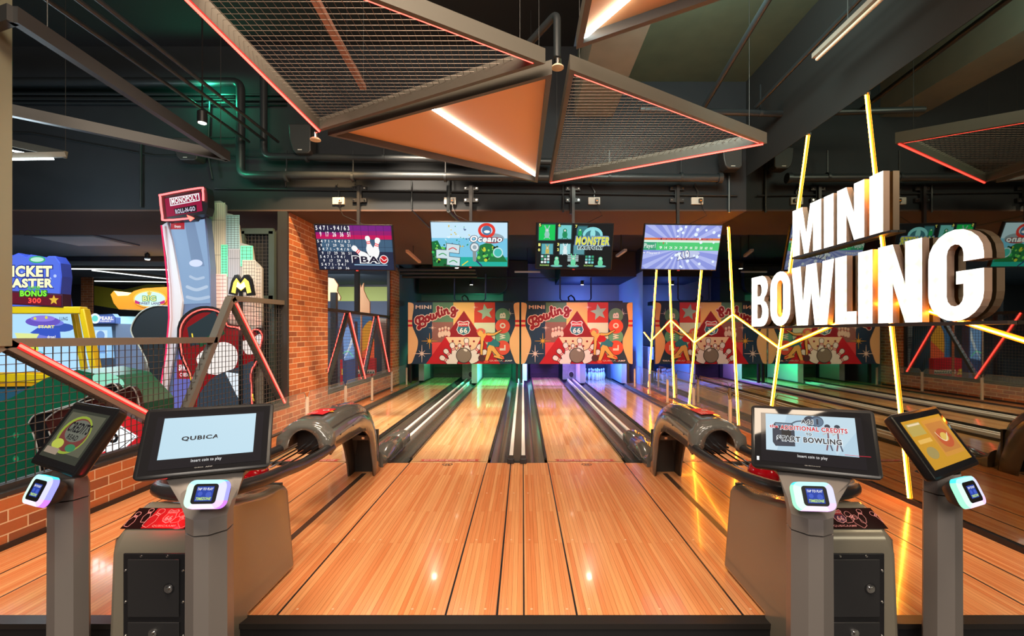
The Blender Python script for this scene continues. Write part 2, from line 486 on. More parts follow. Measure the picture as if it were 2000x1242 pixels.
# left wall: low brick wall, brick pillars, far plain wall
b = MB(); b.box(XL - .14, XL, .6, 5.85, FZ, .30, M_BRICK); b.box(XL - .14, XL, 7.0, 10.45, FZ, .30, M_BRICK)
b.box(XL - .16, XL + .006, .6, 5.85, .30, .325, M_DSTEEL); b.box(XL - .16, XL + .006, 7.0, 10.45, .30, .325, M_DSTEEL)
struct(b.build('wall_left', smooth=False))
b = MB(); b.box(XL - .12, XL + .003, 5.85, 7.0, FZ, 2.80, M_BRICK); struct(b.build('wall_left.001', smooth=False))
b = MB(); b.box(XL - .10, XL + .003, 10.45, 11.05, FZ, 2.80, M_BRICK); struct(b.build('wall_left.002', smooth=False))
sbox('wall_left.003', XL - .1, XL, 11.05, 13.5, FZ, 3.3, mat=P('far_wall', s2l(84, 80, 100), .8))
b = MB()
b.box(XL, XL + .02, 2.0, 5.85, 0, .03, M_BLACK); b.box(XL + .003, XL + .02, 5.85, 11.0, 0, .03, M_BLACK)
struct(b.build('baseboard_left', smooth=False))
# right wall: mirror below, dark panel above, plain far part
sbox('wall_right', XR + .02, XR + .15, -3, 10.8, FZ, 4.9, mat=M_WALLD)
b = MB(); b.box(XR - .005, XR + .02, -3, 10.8, 3.24, 4.45, P('upper_panel', s2l(34, 34, 34), .8)); struct(b.build('wall_right.001', smooth=False))
b = MB(); b.box(XR, XR + .15, 10.8, 13.5, FZ, 2.72, P('pale_wall', s2l(160, 165, 185), .7)); b.box(XR, XR + .15, 10.8, 13.5, 2.72, 3.4, M_DARKC)
struct(b.build('wall_right.002', smooth=False))
b = MB(); b.box(XR - .02, XR + .02, 1.0, 10.8, 0, .035, M_BLACK); struct(b.build('baseboard_right', smooth=False))
b = MB(); b.box(XR - .002, XR + .018, -3, 10.8, .036, 3.238, M_MIRROR)
tag(b.build('wall_mirror', smooth=False), 'large dark tinted mirror covering the right wall behind the lit letters', 'mirror')
# back of the pin area
sbox('wall_back', XL, XR, 13.5, 13.6, FZ, 3.4, mat=P('back_wall', s2l(120, 126, 130), .8))
b = MB(); b.box(XL, XR, 7.2, 13.5, 3.3, 3.4, M_DARKC); struct(b.build('ceiling.001', smooth=False))
# deep beam across the hall and its brown underside
b = MB(); b.box(-16, XR, 5.8, 5.84, 2.82, 4.9, M_BEAM); b.box(-16, XR, 5.8, 7.2, 2.80, 2.82, M_SOFF); b.box(XL, -.95, 7.2, 10.3, 2.80, 2.82, M_SOFF)
b.box(-16, XR, 7.16, 7.2, 2.82, 3.4, M_DARKC); b.box(XL, -.95, 10.26, 10.3, 2.82, 3.4, M_DARKC)
b.box(-.95, -.9, 7.2, 10.3, 2.80, 3.4, M_DARKC)
struct(b.build('trim_2', smooth=False))
# ceilings
sbox('ceiling', .65, XR, -3, 5.8, 4.45, 4.55, mat=M_GREEN)
sbox('ceiling.002', -16, .65, -3, 5.8, 4.9, 5.0, mat=M_DARKC)
sbox('trim_3', .66, 1.14, -3, 5.8, 4.0, 4.45, mat=M_CONC)
# arcade hall on the left
sbox('ceiling.003', -16, XL, 7.2, 16, 2.84, 2.9, mat=P('arcade_ceiling', s2l(92, 108, 122), .8))
sbox('wall_left.004', -16.1, -16, -3, 16, FZ, 4.9, mat=M_WALLD)
b = MB(); b.box(-16, XL - .1, 15.0, 15.1, FZ, 2.9, D(66, 70, 78))
struct(b.build('wall_back.001', smooth=False))
A = Art(facing(14.99), (0, -1, 0))
A.rect(184, 530, 770, 700, D(58, 60, 64)); A.L(3)
A.poly([(184, 558), (240, 566), (240, 605), (184, 596)], D(222, 214, 70)); A.poly([(240, 566), (322, 548), (322, 566), (300, 610), (240, 605)], D(190, 192, 84))
A.rect(640, 560, 770, 588, D(196, 206, 110)); A.rect(640, 588, 770, 640, D(74, 86, 110))
struct(A.mb.build('wall_back.002', recalc=False, smooth=False))
b = MB(); b.box(-9.9, -9.6, -3, 5.8, 4.3, 4.6, M_WALLD); struct(b.build('trim_4', smooth=False))
# rounded bulkhead hanging over the pin machines, and dark ducts
b = MB(); pts = [at(818, 520, 12.6), at(818, 573, 12.6), at(972, 573, 12.6)]
for t in range(0, 91, 15): pts.append(at(972 + 18 * math.sin(R(t)), 555 + 18 * math.cos(R(t)), 12.6))
pts += [at(990, 520, 12.6)]
b.prism(pts, (0, .5, 0), P('bulkhead', s2l(40, 50, 50), .7)); struct(b.build('trim_5', smooth=False))
b = MB(); b.box(.95, 2.84, 11.4, 13.4, 2.66, 3.28, P('duct_blue', s2l(24, 30, 52), .7))
b.box(-.55, .15, 12.8, 13.4, FZ, 3.28, P('rear_pier', s2l(44, 48, 58), .7)); struct(b.build('trim_6', smooth=False))
# window openings in the left wall: frames
def frame(name, y0, y1, z0, z1, mull=()):
    b = MB(); X = XL - .06
    for zz in (z0, z1): b.box(X - .03, X + .03, y0, y1, zz - .025, zz + .025, M_DSTEEL)
    for yy in (y0 + .025, y1 - .025) + tuple(mull): b.box(X - .03, X + .03, yy - .025, yy + .025, z0, 2.8 if yy in mull else z1, M_DSTEEL)
    return b


# ================================================================ LANES
def lane(x0, x1, gl, gr, rl, rr, label):
    """x0..x1 bed, gl/gr outer limits of gutters"""
    t = thing('bowling_lane', ((x0 + x1) / 2, 8.5, -.12), label, 'bowling lane')
    b = MB(); b.box(x0, x1, 4.38, 12.74, -.12, 0, M_LANE)
    for i, o in enumerate((-.26, -.13, 0, .13, .26)):
        yy = 6.2 + (.28, .14, 0, .14, .28)[i] * -1 + .28
        c = (x0 + x1) / 2 + o
        b.add([(c - .007, yy, .0008), (c + .007, yy, .0008), (c, yy + .09, .0008)], [(0, 1, 2)], M_BLACK)
    for o in (-.30, -.23, -.16, .12, .19, .26):
        b.lathe([(.006, 0), (.006, .0008)], ((x0 + x1) / 2 + o, 4.78, 0), M_BLACK, 8)
    b.box(x0, x1, 10.05, 10.056, 0, .0005, D(150, 105, 70))
    b.build('lane_bed', t)
    c = (x0 + x1) / 2
    mp = plane((c - .30, 4.50, .0005), (.6, 0, 0), (0, -.085, 0), 0, 600, 0, 85)
    A = Art(mp, (0, 0, 1), eps=.0003)
    red = D(200, 62, 52, .3)
    A.poly([(0, 0), (600, 0), (565, 38), (600, 70), (0, 70), (35, 38)], red); A.L(3).text('DO NOT GO BEYOND THIS LINE', 50, 14, 550, 58, D(245, 225, 205), .012)
    A.L(2).rect(-70, 74, 670, 82, M_BLACK)
    m2 = plane((c - .05, 4.36, .0012), (.1, 0, 0), (0, -.09, 0), 0, 100, 0, 100)
    B = Art(m2, (0, 0, 1), A.mb, .0003)
    B.stroke([(20, 10), (50, 18), (80, 10), (95, 35), (88, 60), (50, 90), (12, 60), (5, 35)], 8, M_BLACK, True, True)
    B.L(2).text('66', 28, 30, 72, 68, M_BLACK, .03)
    A.mb.build('foul_line', t, recalc=False, smooth=False)
    for (a, bb, side) in ((gl, x0, 0), (x1, gr, 1)):
        if abs(bb - a) < .05: continue
        g = MB(); ra = rl if side == 0 else rr
        in_ = bb if side == 0 else a       # edge next to the bed
        lo = a if side == 0 else a + .028; hi = bb - .028 if side == 0 else bb
        prof = [(lo + (hi - lo) * k / 8, -.008 - .052 * math.sin(math.pi * k / 8)) for k in range(9)]
        secs = [[Vector((x, y, z)) for x, z in prof] + [Vector((hi, y, -.1)), Vector((lo, y, -.1))] for y in (4.38, 12.7)]
        g.loft(secs, M_GUT); o = g.build('gutter', t)
        g = MB(); e0 = bb - .026 if side == 0 else a + .002
        g.box(e0, e0 + .024, 4.5, 12.6, -.005, .022, M_GUT); g.box(e0 + .007, e0 + .017, 4.45, 12.6, .022, .032, M_BLACK)
        g.build('bumper_rail', t)
    return t


lane(-2.47, -1.72, -2.71, -1.53, 0, 0, 'outer left bowling lane beside the brick wall')
lane(-1.088, -.342, -1.29, -.135, 0, 0, 'second bowling lane from the left with green light at its far end')
lane(.24, .975, .03, 1.185, 0, 0, 'third bowling lane from the left with violet light at its far end')
lane(1.565, 2.30, 1.345, 2.53, 0, 0, 'outer right bowling lane with the standing pins, beside the mirror')


def divider(c, w, y0, label):
    t = thing('lane_divider', (c, 8.5, -.1), label, 'lane divider')
    b = MB(); b.box(c - w / 2, c + w / 2, y0 + .02, 12.2, -.1, .012, P('divider_dark', s2l(60, 62, 60), .3)); b.build('divider_strip', t)
    for s in (-1, 1):
        x = c + s * (w / 2 + .018)
        r = MB(); r.box(x - .019, x + .019, y0, 12.1, -.1, .035, M_WHITE); o = r.build('white_rail', t, bevel=.006)
        if y0 < 4.5:
            r = MB(); r.box(x - .032, x + .032, y0 - .04, y0 + .09, 0, .05, M_BLACK); r.build('end_cap', o, bevel=.006)
    return t


divider(-.055, .085, 4.38, 'centre strip with two white rails and black end caps between the middle lanes')
divider(-1.41, .10, 4.9, 'pair of white rails running behind the left ball return hood')
divider(1.265, .10, 4.9, 'pair of white rails running behind the right ball return hood')

# ================================================================ PIN MACHINES, BANNERS, PINS
def pin_machine(c, tint, label, la, lb):
    t = thing('pin_machine', (c, 12.3, -.12), label, 'pin machine')
    white = P('divider_panel', s2l(205, 210, 214), .45)
    met = speckle(P('machine_metal', (.3, .3, .3), .4, .3), s2l(110, 118, 118), s2l(150, 160, 158), 18)
    dark = P('curtain_' + tint, s2l(34, 40, 38) if tint == 'warm' else s2l(24, 24, 34), .6)
    b = MB()
    b.box(c - .20, c + .14, 12.2, 12.25, .0, .72, met)
    ring = [(c + .03 + .075 * math.cos(R(a)), .14 + .085 * math.sin(R(a))) for a in range(0, 360, 20)]
    b.prism([(x, 12.199, z) for x, z in ring], (0, -.006, 0), D(170, 176, 172)); b.build('ball_door_panel', t, smooth=False)
    b = MB(); ring = [(c + .03 + .062 * math.cos(R(a)), .135 + .072 * math.sin(R(a))) for a in range(0, 360, 20)]
    b.prism([(x, 12.19, z) for x, z in ring], (0, -.004, 0), M_BLACK); b.build('ball_hole', t, smooth=False)
    for x in (c + .15, c - 1.30, c + 1.18 if c > 0 else None):
        if x is None: continue
        b = MB(); b.box(x, x + .14, 11.3 if x > c else 11.9, 12.7, .0, .9, white); b.build('side_panel', t, smooth=False)
    for k, (a0, a1) in enumerate((la, lb)):
        b = MB(); b.box(a0 - .03, a1 + .03, 12.76, 12.8, .001, .9, M_INNER if k == 0 and tint == 'warm' else dark)
        for i in range(5): b.box(a0, a1, 12.75, 12.765, .1 + i * .17, .105 + i * .17, M_BLACK)
        b.build('pit_curtain', t, smooth=False)
    b = MB()
    for x in (c - 1.30, c + 1.28): b.box(x - .025, x + .025, 11.02, 11.08, .0365, .6, M_BLACK)
    for x in (c - 1.0, c + 1.0): b.box(x - .02, x + .02, 10.73, 11.02, .56, .6, M_BLACK)
    b.box(c - 1.3, c + 1.28, 11.0, 11.06, .55, .6, M_BLACK); b.build('support_frame', t, smooth=False)
    b = MB()                                                    # top frame tubes behind the banner
    b.tube([(c - .32, 11.6, 2.75), (c - .32, 11.6, 2.12), (c - .27, 11.6, 2.06), (c + .42, 11.6, 2.06), (c + .47, 11.6, 2.12), (c + .47, 11.6, 2.75)], .018, P('frame_blue', s2l(56, 70, 110), .4), 8)
    b.build('hanging_frame', t)
    b = MB(); b.tube([(c - .1, 11.5, 2.05), (c - .12, 11.5, 2.15), (c - .05, 11.5, 2.2), (c + .02, 11.5, 2.14), (c + .05, 11.5, 2.05)], .02, M_BLACK, 8)
    b.box(c - 1.2, c + 1.2, 11.25, 11.75, 1.95, 2.04, M_INNER); b.build('cable_tray', t)
    b = MB()
    for s in (-.9, .86): b.bar((c + s, 11.35, 1.99), (c + s * .96, 11.35, 1.5), .03, .03, M_BLACK)
    b.build('bracket', t)
    return t


pin_machine(-1.42, 'warm', 'pin machine behind the left banner, its panels lit green', (-2.47, -1.72), (-1.088, -.342))
pin_machine(1.27, 'cool', 'pin machine behind the right banner, its panels lit blue', (.24, .975), (1.565, 2.30))

NAVY = D(18, 56, 84); CREAM = D(250, 214, 160); CREAM2 = D(250, 212, 190); RED = D(206, 14, 34); DRED = D(150, 8, 28)


def draw_pin(A, x, y, h, rot, L, body, line=None, sw=3):
    prof = [(0, 0), (.08, .015), (.125, .10), (.12, .17), (.085, .27), (.08, .33), (.11, .45), (.175, .60), (.185, .72), (.16, .85), (.12, .96), (.09, 1)]
    pts = [(a, b) for a, b in prof] + [(-a, b) for a, b in prof[::-1][:-1]]
    c, s = math.cos(rot), math.sin(rot)
    f = lambda a, b: (x + (a * c - b * s) * h, y + (a * s + b * c) * h)
    q = [f(a, b) for a, b in pts]
    if line: A.L(L).stroke(q, sw, line, False, True)
    A.L(L + 1).poly(q, body)
    for k in (.28, .36): A.L(L + 2).poly([f(-.09, k), (f(.09, k)), f(.09, k + .04), f(-.09, k + .04)], RED)


def shield(A, cx, cy, w, h, L, out, top, low, txt='66'):
    o = [(-.30, -.5), (0, -.42), (.30, -.5), (.42, -.38), (.36, -.22), (.48, .12), (.36, .36), (0, .5), (-.36, .36), (-.48, .12), (-.36, -.22), (-.42, -.38)]
    A.L(L).poly([(cx + a * w, cy + b * h) for a, b in o], out)
    A.L(L + 1).poly([(cx + a * w * .9, cy + b * h * .9) for a, b in o], low)
    A.L(L + 2).poly([(cx + a * w * .9, cy + b * h * .9) for a, b in ((-.30, -.5), (0, -.42), (.30, -.5), (.42, -.38), (.36, -.22), (.38, -.12), (-.38, -.12), (-.36, -.22), (-.42, -.38))], top)
    A.L(L + 3).text(txt, cx - w * .26, cy - h * .02, cx + w * .26, cy + h * .34, out, .03)
    A.text('HIGHWAY', cx - w * .36, cy - h * .34, cx + w * .36, cy - h * .18, out, .02)


def sparkle(A, x, y, r, mat, L):
    A.L(L)
    for a in range(8):
        rr = r if a % 2 == 0 else r * .5
        t = a * math.pi / 4
        A.stroke([(x, y), (x + rr * math.cos(t), y + rr * math.sin(t))], (r * .11, r * .03), mat, False)
    A.L(L + 1).star(x, y, r * .38, r * .14, mat, 4)


SCRIPT = [  # 'Bowling' pen strokes, drawn along a rising baseline
    [(235, 320), (222, 305), (196, 330), (196, 372), (222, 392)],
    [(236, 305), (240, 360), (246, 420), (240, 448), (222, 446), (226, 424), (250, 410)],
    [(222, 318), (262, 296), (288, 310), (280, 345), (246, 368), (290, 362), (312, 385), (300, 412), (262, 424)],
    [(330, 300), (312, 322), (322, 358), (350, 352), (358, 318), (342, 296), (330, 300), (345, 312), (372, 304)],
    [(376, 276), (378, 320), (398, 336), (412, 312), (410, 270), (412, 312), (430, 324), (450, 290), (446, 258), (462, 272)],
    [(478, 196), (462, 180), (468, 240), (484, 300), (500, 290)],
    [(510, 232), (518, 278), (534, 276)], [(508, 196), (510, 204)],
    [(540, 222), (552, 270)], [(546, 240), (566, 212), (582, 226), (590, 264), (606, 258)],
    [(672, 196), (650, 186), (632, 210), (642, 238), (666, 232), (676, 206), (680, 260), (664, 300), (630, 292), (650, 262), (706, 222)]]


def banner(x0, label):
    W, H, Y = 2.625, 1.445, 10.7
    t = thing('banner_sign', (x0 + W / 2, Y, .52), label, 'banner')
    b = MB(); b.box(x0, x0 + W, Y, Y + .03, .52, .52 + H, D(210, 190, 160)); b.build('banner_board', t, smooth=False)
    A = Art(plane((x0, Y, .52 + H), (W, 0, 0), (0, 0, -H), 95, 1470, 125, 885), (0, -1, 0), eps=.0009); A.clip = (95, 125, 1470, 885)
    A.rect(95, 125, 1470, 885, NAVY); A.L(2)
    A.rect(400, 125, 655, 368, D(98, 134, 102)); A.rect(655, 125, 912, 368, D(250, 190, 108)); A.rect(912, 125, 1168, 375, D(214, 62, 48))
    A.rect(392, 368, 660, 618, D(150, 96, 86)); A.rect(912, 375, 1168, 560, D(224, 236, 200)); A.rect(655, 368, 912, 560, D(246, 196, 128)); A.rect(392, 618, 620, 885, D(236, 74, 74))
    A.rect(1000, 560, 1168, 885, D(224, 236, 200))
    A.L(3).poly([(785, 228), (1232, 885), (318, 885)], RED)
    A.L(4).poly([(785, 228), (985, 550), (560, 550)], DRED); A.poly([(560, 553), (1000, 553), (890, 760), (690, 760)], D(252, 218, 176))
    A.L(5)
    for x, y in ((647, 603), (733, 603), (820, 603), (908, 606), (690, 665), (777, 665), (862, 665)): A.circ(x, y, 13, DRED, 14)
    A.L(5).star(1052, 245, 105, 46, D(160, 196, 168), 5, -1.75)
    # pins at the two ends
    for sx, mx in ((1, 97), (-1, 1468)):
        pr = [(20, 125), (62, 140), (70, 190), (54, 300), (50, 370), (58, 430), (95, 520), (122, 600), (112, 700), (80, 790), (48, 870), (10, 885)]
        pts = [(mx, 125)] + [(mx + sx * a, b) for a, b in catmull(pr, 4)] + [(mx, 885)]
        A.L(6).poly(pts, D(248, 200, 140)); A.L(7)
        for y in (342, 398): A.rect(min(mx, mx + sx * 54), y, max(mx, mx + sx * 54), y + 26, RED)
    A.L(6).text('MINI', 190, 160, 384, 205, CREAM2, .035)
    for s in SCRIPT: A.L(8).stroke(s, 44, CREAM2)
    for s in SCRIPT: A.L(9).stroke(s, 26, DRED)
    sparkle(A, 398, 438, 48, CREAM2, 8); sparkle(A, 362, 602, 98, D(232, 172, 54), 8); sparkle(A, 268, 758, 106, D(244, 222, 205), 8)
    sparkle(A, 915, 185, 44, CREAM2, 8); sparkle(A, 1345, 262, 60, D(220, 224, 220), 5)
    for i, (x, y) in enumerate(((487, 440), (522, 430), (560, 420), (598, 430))): draw_pin(A, x, y, 118, 0, 6, D(240, 206, 184))
    shield(A, 780, 442, 180, 180, 8, D(240, 244, 240), RED, D(44, 122, 140))
    ink = D(44, 30, 34)
    for (x, y, h, r) in ((815, 568, 215, -.05), (634, 625, 235, -.28), (735, 640, 150, .12), (545, 706, 225, -.72), (490, 795, 240, -1.05), (1000, 650, 235, .75)):
        draw_pin(A, x, y, h, r, 9, D(252, 244, 236), ink, 13)
    draw_pin(A, 1065, 722, 250, .98, 9, D(252, 244, 236), ink, 13)
    A.L(13).circ(784, 780, 96, ink, 40); A.L(14).circ(784, 780, 88, D(142, 130, 116), 40); A.L(15).ell(805, 714, 26, 15, D(240, 235, 225), rot=.5)
    # BOWL column
    for y, m in ((285, D(90, 150, 118)), (548, D(90, 170, 138)), (420, D(232, 86, 66)), (685, D(232, 86, 66))):
        A.L(6 if y in (285, 548) else 7).circ(1262, y, 90, m, 32)
    for ch, y in (('B', 285), ('O', 412), ('W', 548), ('L', 685)):
        A.L(9).text(ch, 1262 - 34, y - 36, 1262 + 34, y + 36, D(232, 232, 214), .05, rot=-math.pi / 2)
    # bowling woman silhouette in flat colours
    skin = D(250, 190, 96); SK = 17
    A.L(16).stroke([(1165, 790), (1260, 815)], 38, ink, False); A.stroke([(1110, 650), (1160, 720), (1215, 780), (1265, 800)], (72, 34), ink)
    A.stroke([(1110, 650), (1095, 740), (1065, 830), (1058, 860)], (74, 34), ink); A.stroke([(1080, 518), (1150, 520), (1200, 495), (1245, 470)], (40, 24), ink)
    A.stroke([(1008, 570), (1008, 650), (1000, 720), (1004, 780)], (46, 30), ink); A.stroke([(1010, 550), (1060, 508), (1145, 580), (1225, 630), (1215, 668), (1100, 655)], 16, ink, False)
    A.L(SK).stroke([(1165, 790), (1260, 815)], 26, skin, False); A.stroke([(1110, 650), (1160, 720), (1215, 780), (1265, 800)], (60, 22), skin)
    A.L(SK).stroke([(1110, 650), (1095, 740), (1065, 830), (1058, 860)], (62, 22), skin)
    A.L(SK + 1).poly([(1090, 600), (1150, 570), (1225, 625), (1218, 668), (1185, 675), (1100, 650), (1072, 690), (1062, 680)], D(30, 128, 140))
    A.L(SK + 2).poly([(1010, 550), (1060, 508), (1115, 530), (1145, 580), (1120, 610), (1060, 615), (1030, 600)], RED)
    A.L(SK + 3).stroke([(1080, 518), (1150, 520), (1200, 495), (1245, 470)], (28, 12), skin)
    A.stroke([(1008, 570), (1008, 650), (1000, 720), (1004, 780)], (34, 18), skin)
    A.L(SK + 2).poly([(985, 540), (1000, 490), (1045, 500), (1070, 515), (1030, 575), (1030, 600), (1010, 575)], skin)
    A.L(SK + 4).ell(985, 505, 32, 42, skin, rot=-.3)
    A.L(SK + 5).stroke([(952, 485), (968, 462), (1005, 458), (1035, 475), (1032, 500)], 26, D(238, 108, 84))
    A.L(SK + 5).stroke([(1235, 790), (1272, 815)], 20, D(232, 86, 66), False); A.ell(1060, 858, 30, 18, D(232, 86, 66))
    A.L(SK + 6).circ(1003, 812, 42, D(84, 40, 44), 24)
    A.L(8).text('QUBICA', 1100, 836, 1262, 856, D(224, 214, 200), 0); A.poly([(1268, 856), (1284, 836), (1284, 856)], RED); A.text('AMF', 1288, 836, 1378, 856, D(240, 240, 235), .03)
    A.mb.build('banner_print', t, recalc=False, smooth=False)
    return t


banner(-2.70, 'printed bowling banner over the two left lanes, with green panels behind it')
banner(-.04, 'printed bowling banner over the two right lanes, above the standing pins')

# one pin, then copies
def make_pin():
    t = thing('bowling_pin', (0, 0, 0), 'white pin', 'bowling pin')
    k = .30
    prof = [(.022, 0), (.028, .008), (.033, .03), (.048, .09), (.052, .118), (.046, .16), (.030, .205), (.0215, .235), (.020, .25), (.024, .275), (.0275, .292), (.026, .306), (.018, .318), (.006, .324)]
    prof = [(r * .92, z * .93) for r, z in prof]
    b = MB(); b.lathe(prof, (0, 0, 0), M_PIN, 20); b.build('pin_body', t, ang=80)
    b = MB()
    for z in (.213, .232): b.lathe([(.0222, z - .005), (.0215, z + .005)], (0, 0, 0), M_PINRED, 20)
    b.build('neck_stripes', t)
    return t


pin0 = make_pin(); first = True
rows = []
for r_ in range(4):
    for i in range(r_ + 1): rows.append(((i - r_ / 2) * .165, 11.85 + r_ * .145))
for cx, z, lab, grp in ((1.935, .0, 'white red-striped pin standing at the end of the outer right lane', 'pins standing on the outer right lane'),
                        (-.715, .66, 'white pin lifted above the deck of the green-lit lane', 'pins held up over the green-lit lane'),
                        (.61, .66, 'white pin lifted above the deck of the violet-lit lane', 'pins held up over the violet-lit lane')):
    for x, y in rows:
        if first: pin0.location = (cx + x, y, z); pin0['label'] = lab; pin0['group'] = grp; first = False
        else: dup(pin0, (cx + x, y, z), lab, grp)
for c, lab in ((-.715, 'dark pin setting plate above the green-lit lane'), (.61, 'dark pin setting plate above the violet-lit lane')):
    b = MB(); b.box(c - .36, c + .36, 11.75, 12.4, .955, .99, M_INNER)
    for s in (-.3, .3): b.box(c + s - .015, c + s + .015, 12.0, 12.04, .99, 1.9, M_INNER)
    tag(b.build('pin_table'), lab, 'pin plate')

# ================================================================ TV SCREENS ON THE BEAM
def axes(yaw, tilt, roll=0):
    r = Vector((math.cos(yaw), math.sin(yaw), 0)); bk = Vector((-math.sin(yaw), math.cos(yaw), 0))
    u = Vector((0, 0, 1)) * math.cos(tilt) + bk * math.sin(tilt)
    r2 = r * math.cos(roll) + u * math.sin(roll); u2 = -r * math.sin(roll) + u * math.cos(roll)
    return r2, u2, r2.cross(u2)


def slab(mb, c, r, u, n, w, h, d0, d1, mat):
    vs = [c + r * (i * w / 2) + u * (j * h / 2) + n * k for i in (-1, 1) for j in (-1, 1) for k in (-d0, d1)]
    mb.add(vs, [(0, 1, 3, 2), (4, 6, 7, 5), (0, 4, 5, 1), (2, 3, 7, 6), (0, 2, 6, 4), (1, 5, 7, 3)], mat)


def tv(c, yaw, tilt, roll, label, rect, art, sock):
    c = Vector(c); r, u, n = axes(yaw, tilt, roll)
    t = thing('television', (c.x, c.y, c.z - .3), label, 'television')
    b = MB(); slab(b, c, r, u, n, .955, .565, .045, 0, M_SHELL); b.build('housing', t, bevel=.006)
    O = c - r * .465 + u * .270
    A = Art(plane(O, r * .93, -u * .54, *rect), n, eps=.0008); A.k = 2
    art(A, *rect); A.mb.build('screen', t, recalc=False, smooth=False)
    b = MB(); slab(b, c - u * .284 + n * .004, r, u, n, .03, .012, .01, .004, D(200, 60, 60)); b.build('power_light', t)
    top = Vector((c.x + .0, 5.72, 3.02)); bk = c - n * .06 + u * .05
    b = MB(); b.bar(bk, bk + Vector((0, .0, .0)) - n * .05, .2, .12, M_BLACK, up=u); b.bar(bk - n * .05, (c.x, 5.73, c.z + .1), .04, .04, M_BLACK)
    b.bar((c.x, 5.74, c.z + .05), (c.x, 5.74, 3.10), .035, .035, M_BLACK)
    b.build('mount_pole', t)
    b = MB()
    for z in (2.93, 3.08): b.box(c.x - .09, c.x + .09, 5.76, 5.80, z - .025, z + .025, M_BLACK)
    b.box(c.x - .03, c.x + .03, 5.755, 5.80, 2.9, 3.12, M_BLACK)
    for z in (2.93, 3.08):
        for s in (-.07, .07): b.lathe([(.011, 0), (.011, .012)], (c.x + s, 5.76, z), M_CHROME, 8, (0, -1, 0))
    b.build('wall_bracket', t)
    sx = c.x + sock
    s = thing('power_socket', (sx, 5.8, 2.88), 'white double socket with a plug on the beam ' + {0: 'above the scoreboard with the pins logo', 1: 'above the underwater screen', 2: 'above the screen of monster pictures', 3: 'above the pale blue player screen'}[tv.i], 'power socket')
    b = MB(); b.box(sx - .075, sx + .075, 5.77, 5.799, 2.88, 2.97, D(205, 200, 190)); b.build('socket_plate', s, bevel=.004)
    b = MB(); b.box(sx + .012, sx + .052, 5.735, 5.77, 2.90, 2.945, M_BLACK if tv.i else D(220, 215, 205)); b.box(sx + .022, sx + .04, 5.733, 5.736, 2.91, 2.925, G(255, 140, 30)); b.build('plug', s, bevel=.003)
    b = MB(); b.tube([(sx + .03, 5.74, 2.9), (sx + .05, 5.72, 2.80), (sx + .09, 5.70, 2.72), (c.x + .1, 5.75, 2.6)], .004, M_BLACK, 6)
    b.tube([(sx, 5.785, 2.97), (sx + .01, 5.785, 3.04), (sx - .03, 5.785, 3.11), (sx - .02, 5.785, 3.15)], .012, M_PIPE, 6); b.build('cable', s)
    tv.i += 1
    return t


tv.i = 0
WH = G(250, 250, 250)


def art_score(A, x0, x1, y0, y1):
    k = A.k
    A.L(k).rect(x0, y0, x1, y0 + 45, G(120, 30, 130)); A.rect(x0, y0 + 45, x1, y0 + 80, G(150, 24, 110)); A.rect(x0, y0 + 80, x1, y0 + 115, G(196, 16, 90))
    A.rect(x0, y0 + 115, x1, y0 + 220, G(64, 96, 124)); A.rect(x0, y0 + 220, x1, y1, G(34, 44, 70)); A.rect(x0, y0 + 120, x0 + 40, y1, G(30, 40, 64)); A.L(k + 1).rect(x0, y0, x0 + 290, y0 + 60, G(40, 36, 66))
    for x in range(int(x0) + 320, int(x1), 64): A.L(k + 1).rect(x, y0, x + 2, y1, G(26, 34, 60))
    for y in (y0 + 116, y0 + 180): A.rect(x0, y, x1, y + 2, G(26, 34, 60))
    A.L(k + 3).text('5 4 7 1 - 9 4 / 6 3', x0 + 6, y0 + 4, x0 + 290, y0 + 42, WH, .02)
    A.text('9   17   26   36   51', x0 + 35, y0 + 54, x0 + 292, y0 + 96, WH, .02)
    for i in range(4):
        y = y0 + 122 + i * 66; e = x0 + 270 - (40 if i > 1 else 0)
        A.text('5 4 7 1 - 9 4 /' + (' 6 3' if i < 1 else ' 6' if i < 2 else ''), x0 + 6 + i * 4, y, (x0 + 282) if i < 1 else e, y + 24, WH, .012)
        A.text('9   17   29   36' + ('   51' if i < 2 else ''), x0 + 30 + i * 4, y + 34, (x0 + 285) if i < 2 else x0 + 255, min(y + 58, y1 - 2), WH, .012)
    for (x, y, h, r) in ((560, 455, 170, -.14), (652, 470, 185, .25), (425, 545, 190, -.85)):
        dxm = 0; draw_pin(A, x + dxm, y, h, r, k + 4, WH, None)
    A.L(k + 7).text('PBA', 412, 622, 655, 690, WH, .1); A.L(k + 8).text('PBA', 420, 628, 648, 684, G(26, 22, 50), .03)
    A.L(k + 8).circ(688, 655, 38, WH); A.L(k + 9).circ(688, 655, 32, G(205, 30, 40)); A.L(k + 10).stroke([(665, 640), (690, 665), (712, 650)], 6, WH)
    A.L(k + 8).rect(430, 698, 715, 706, G(150, 190, 220))


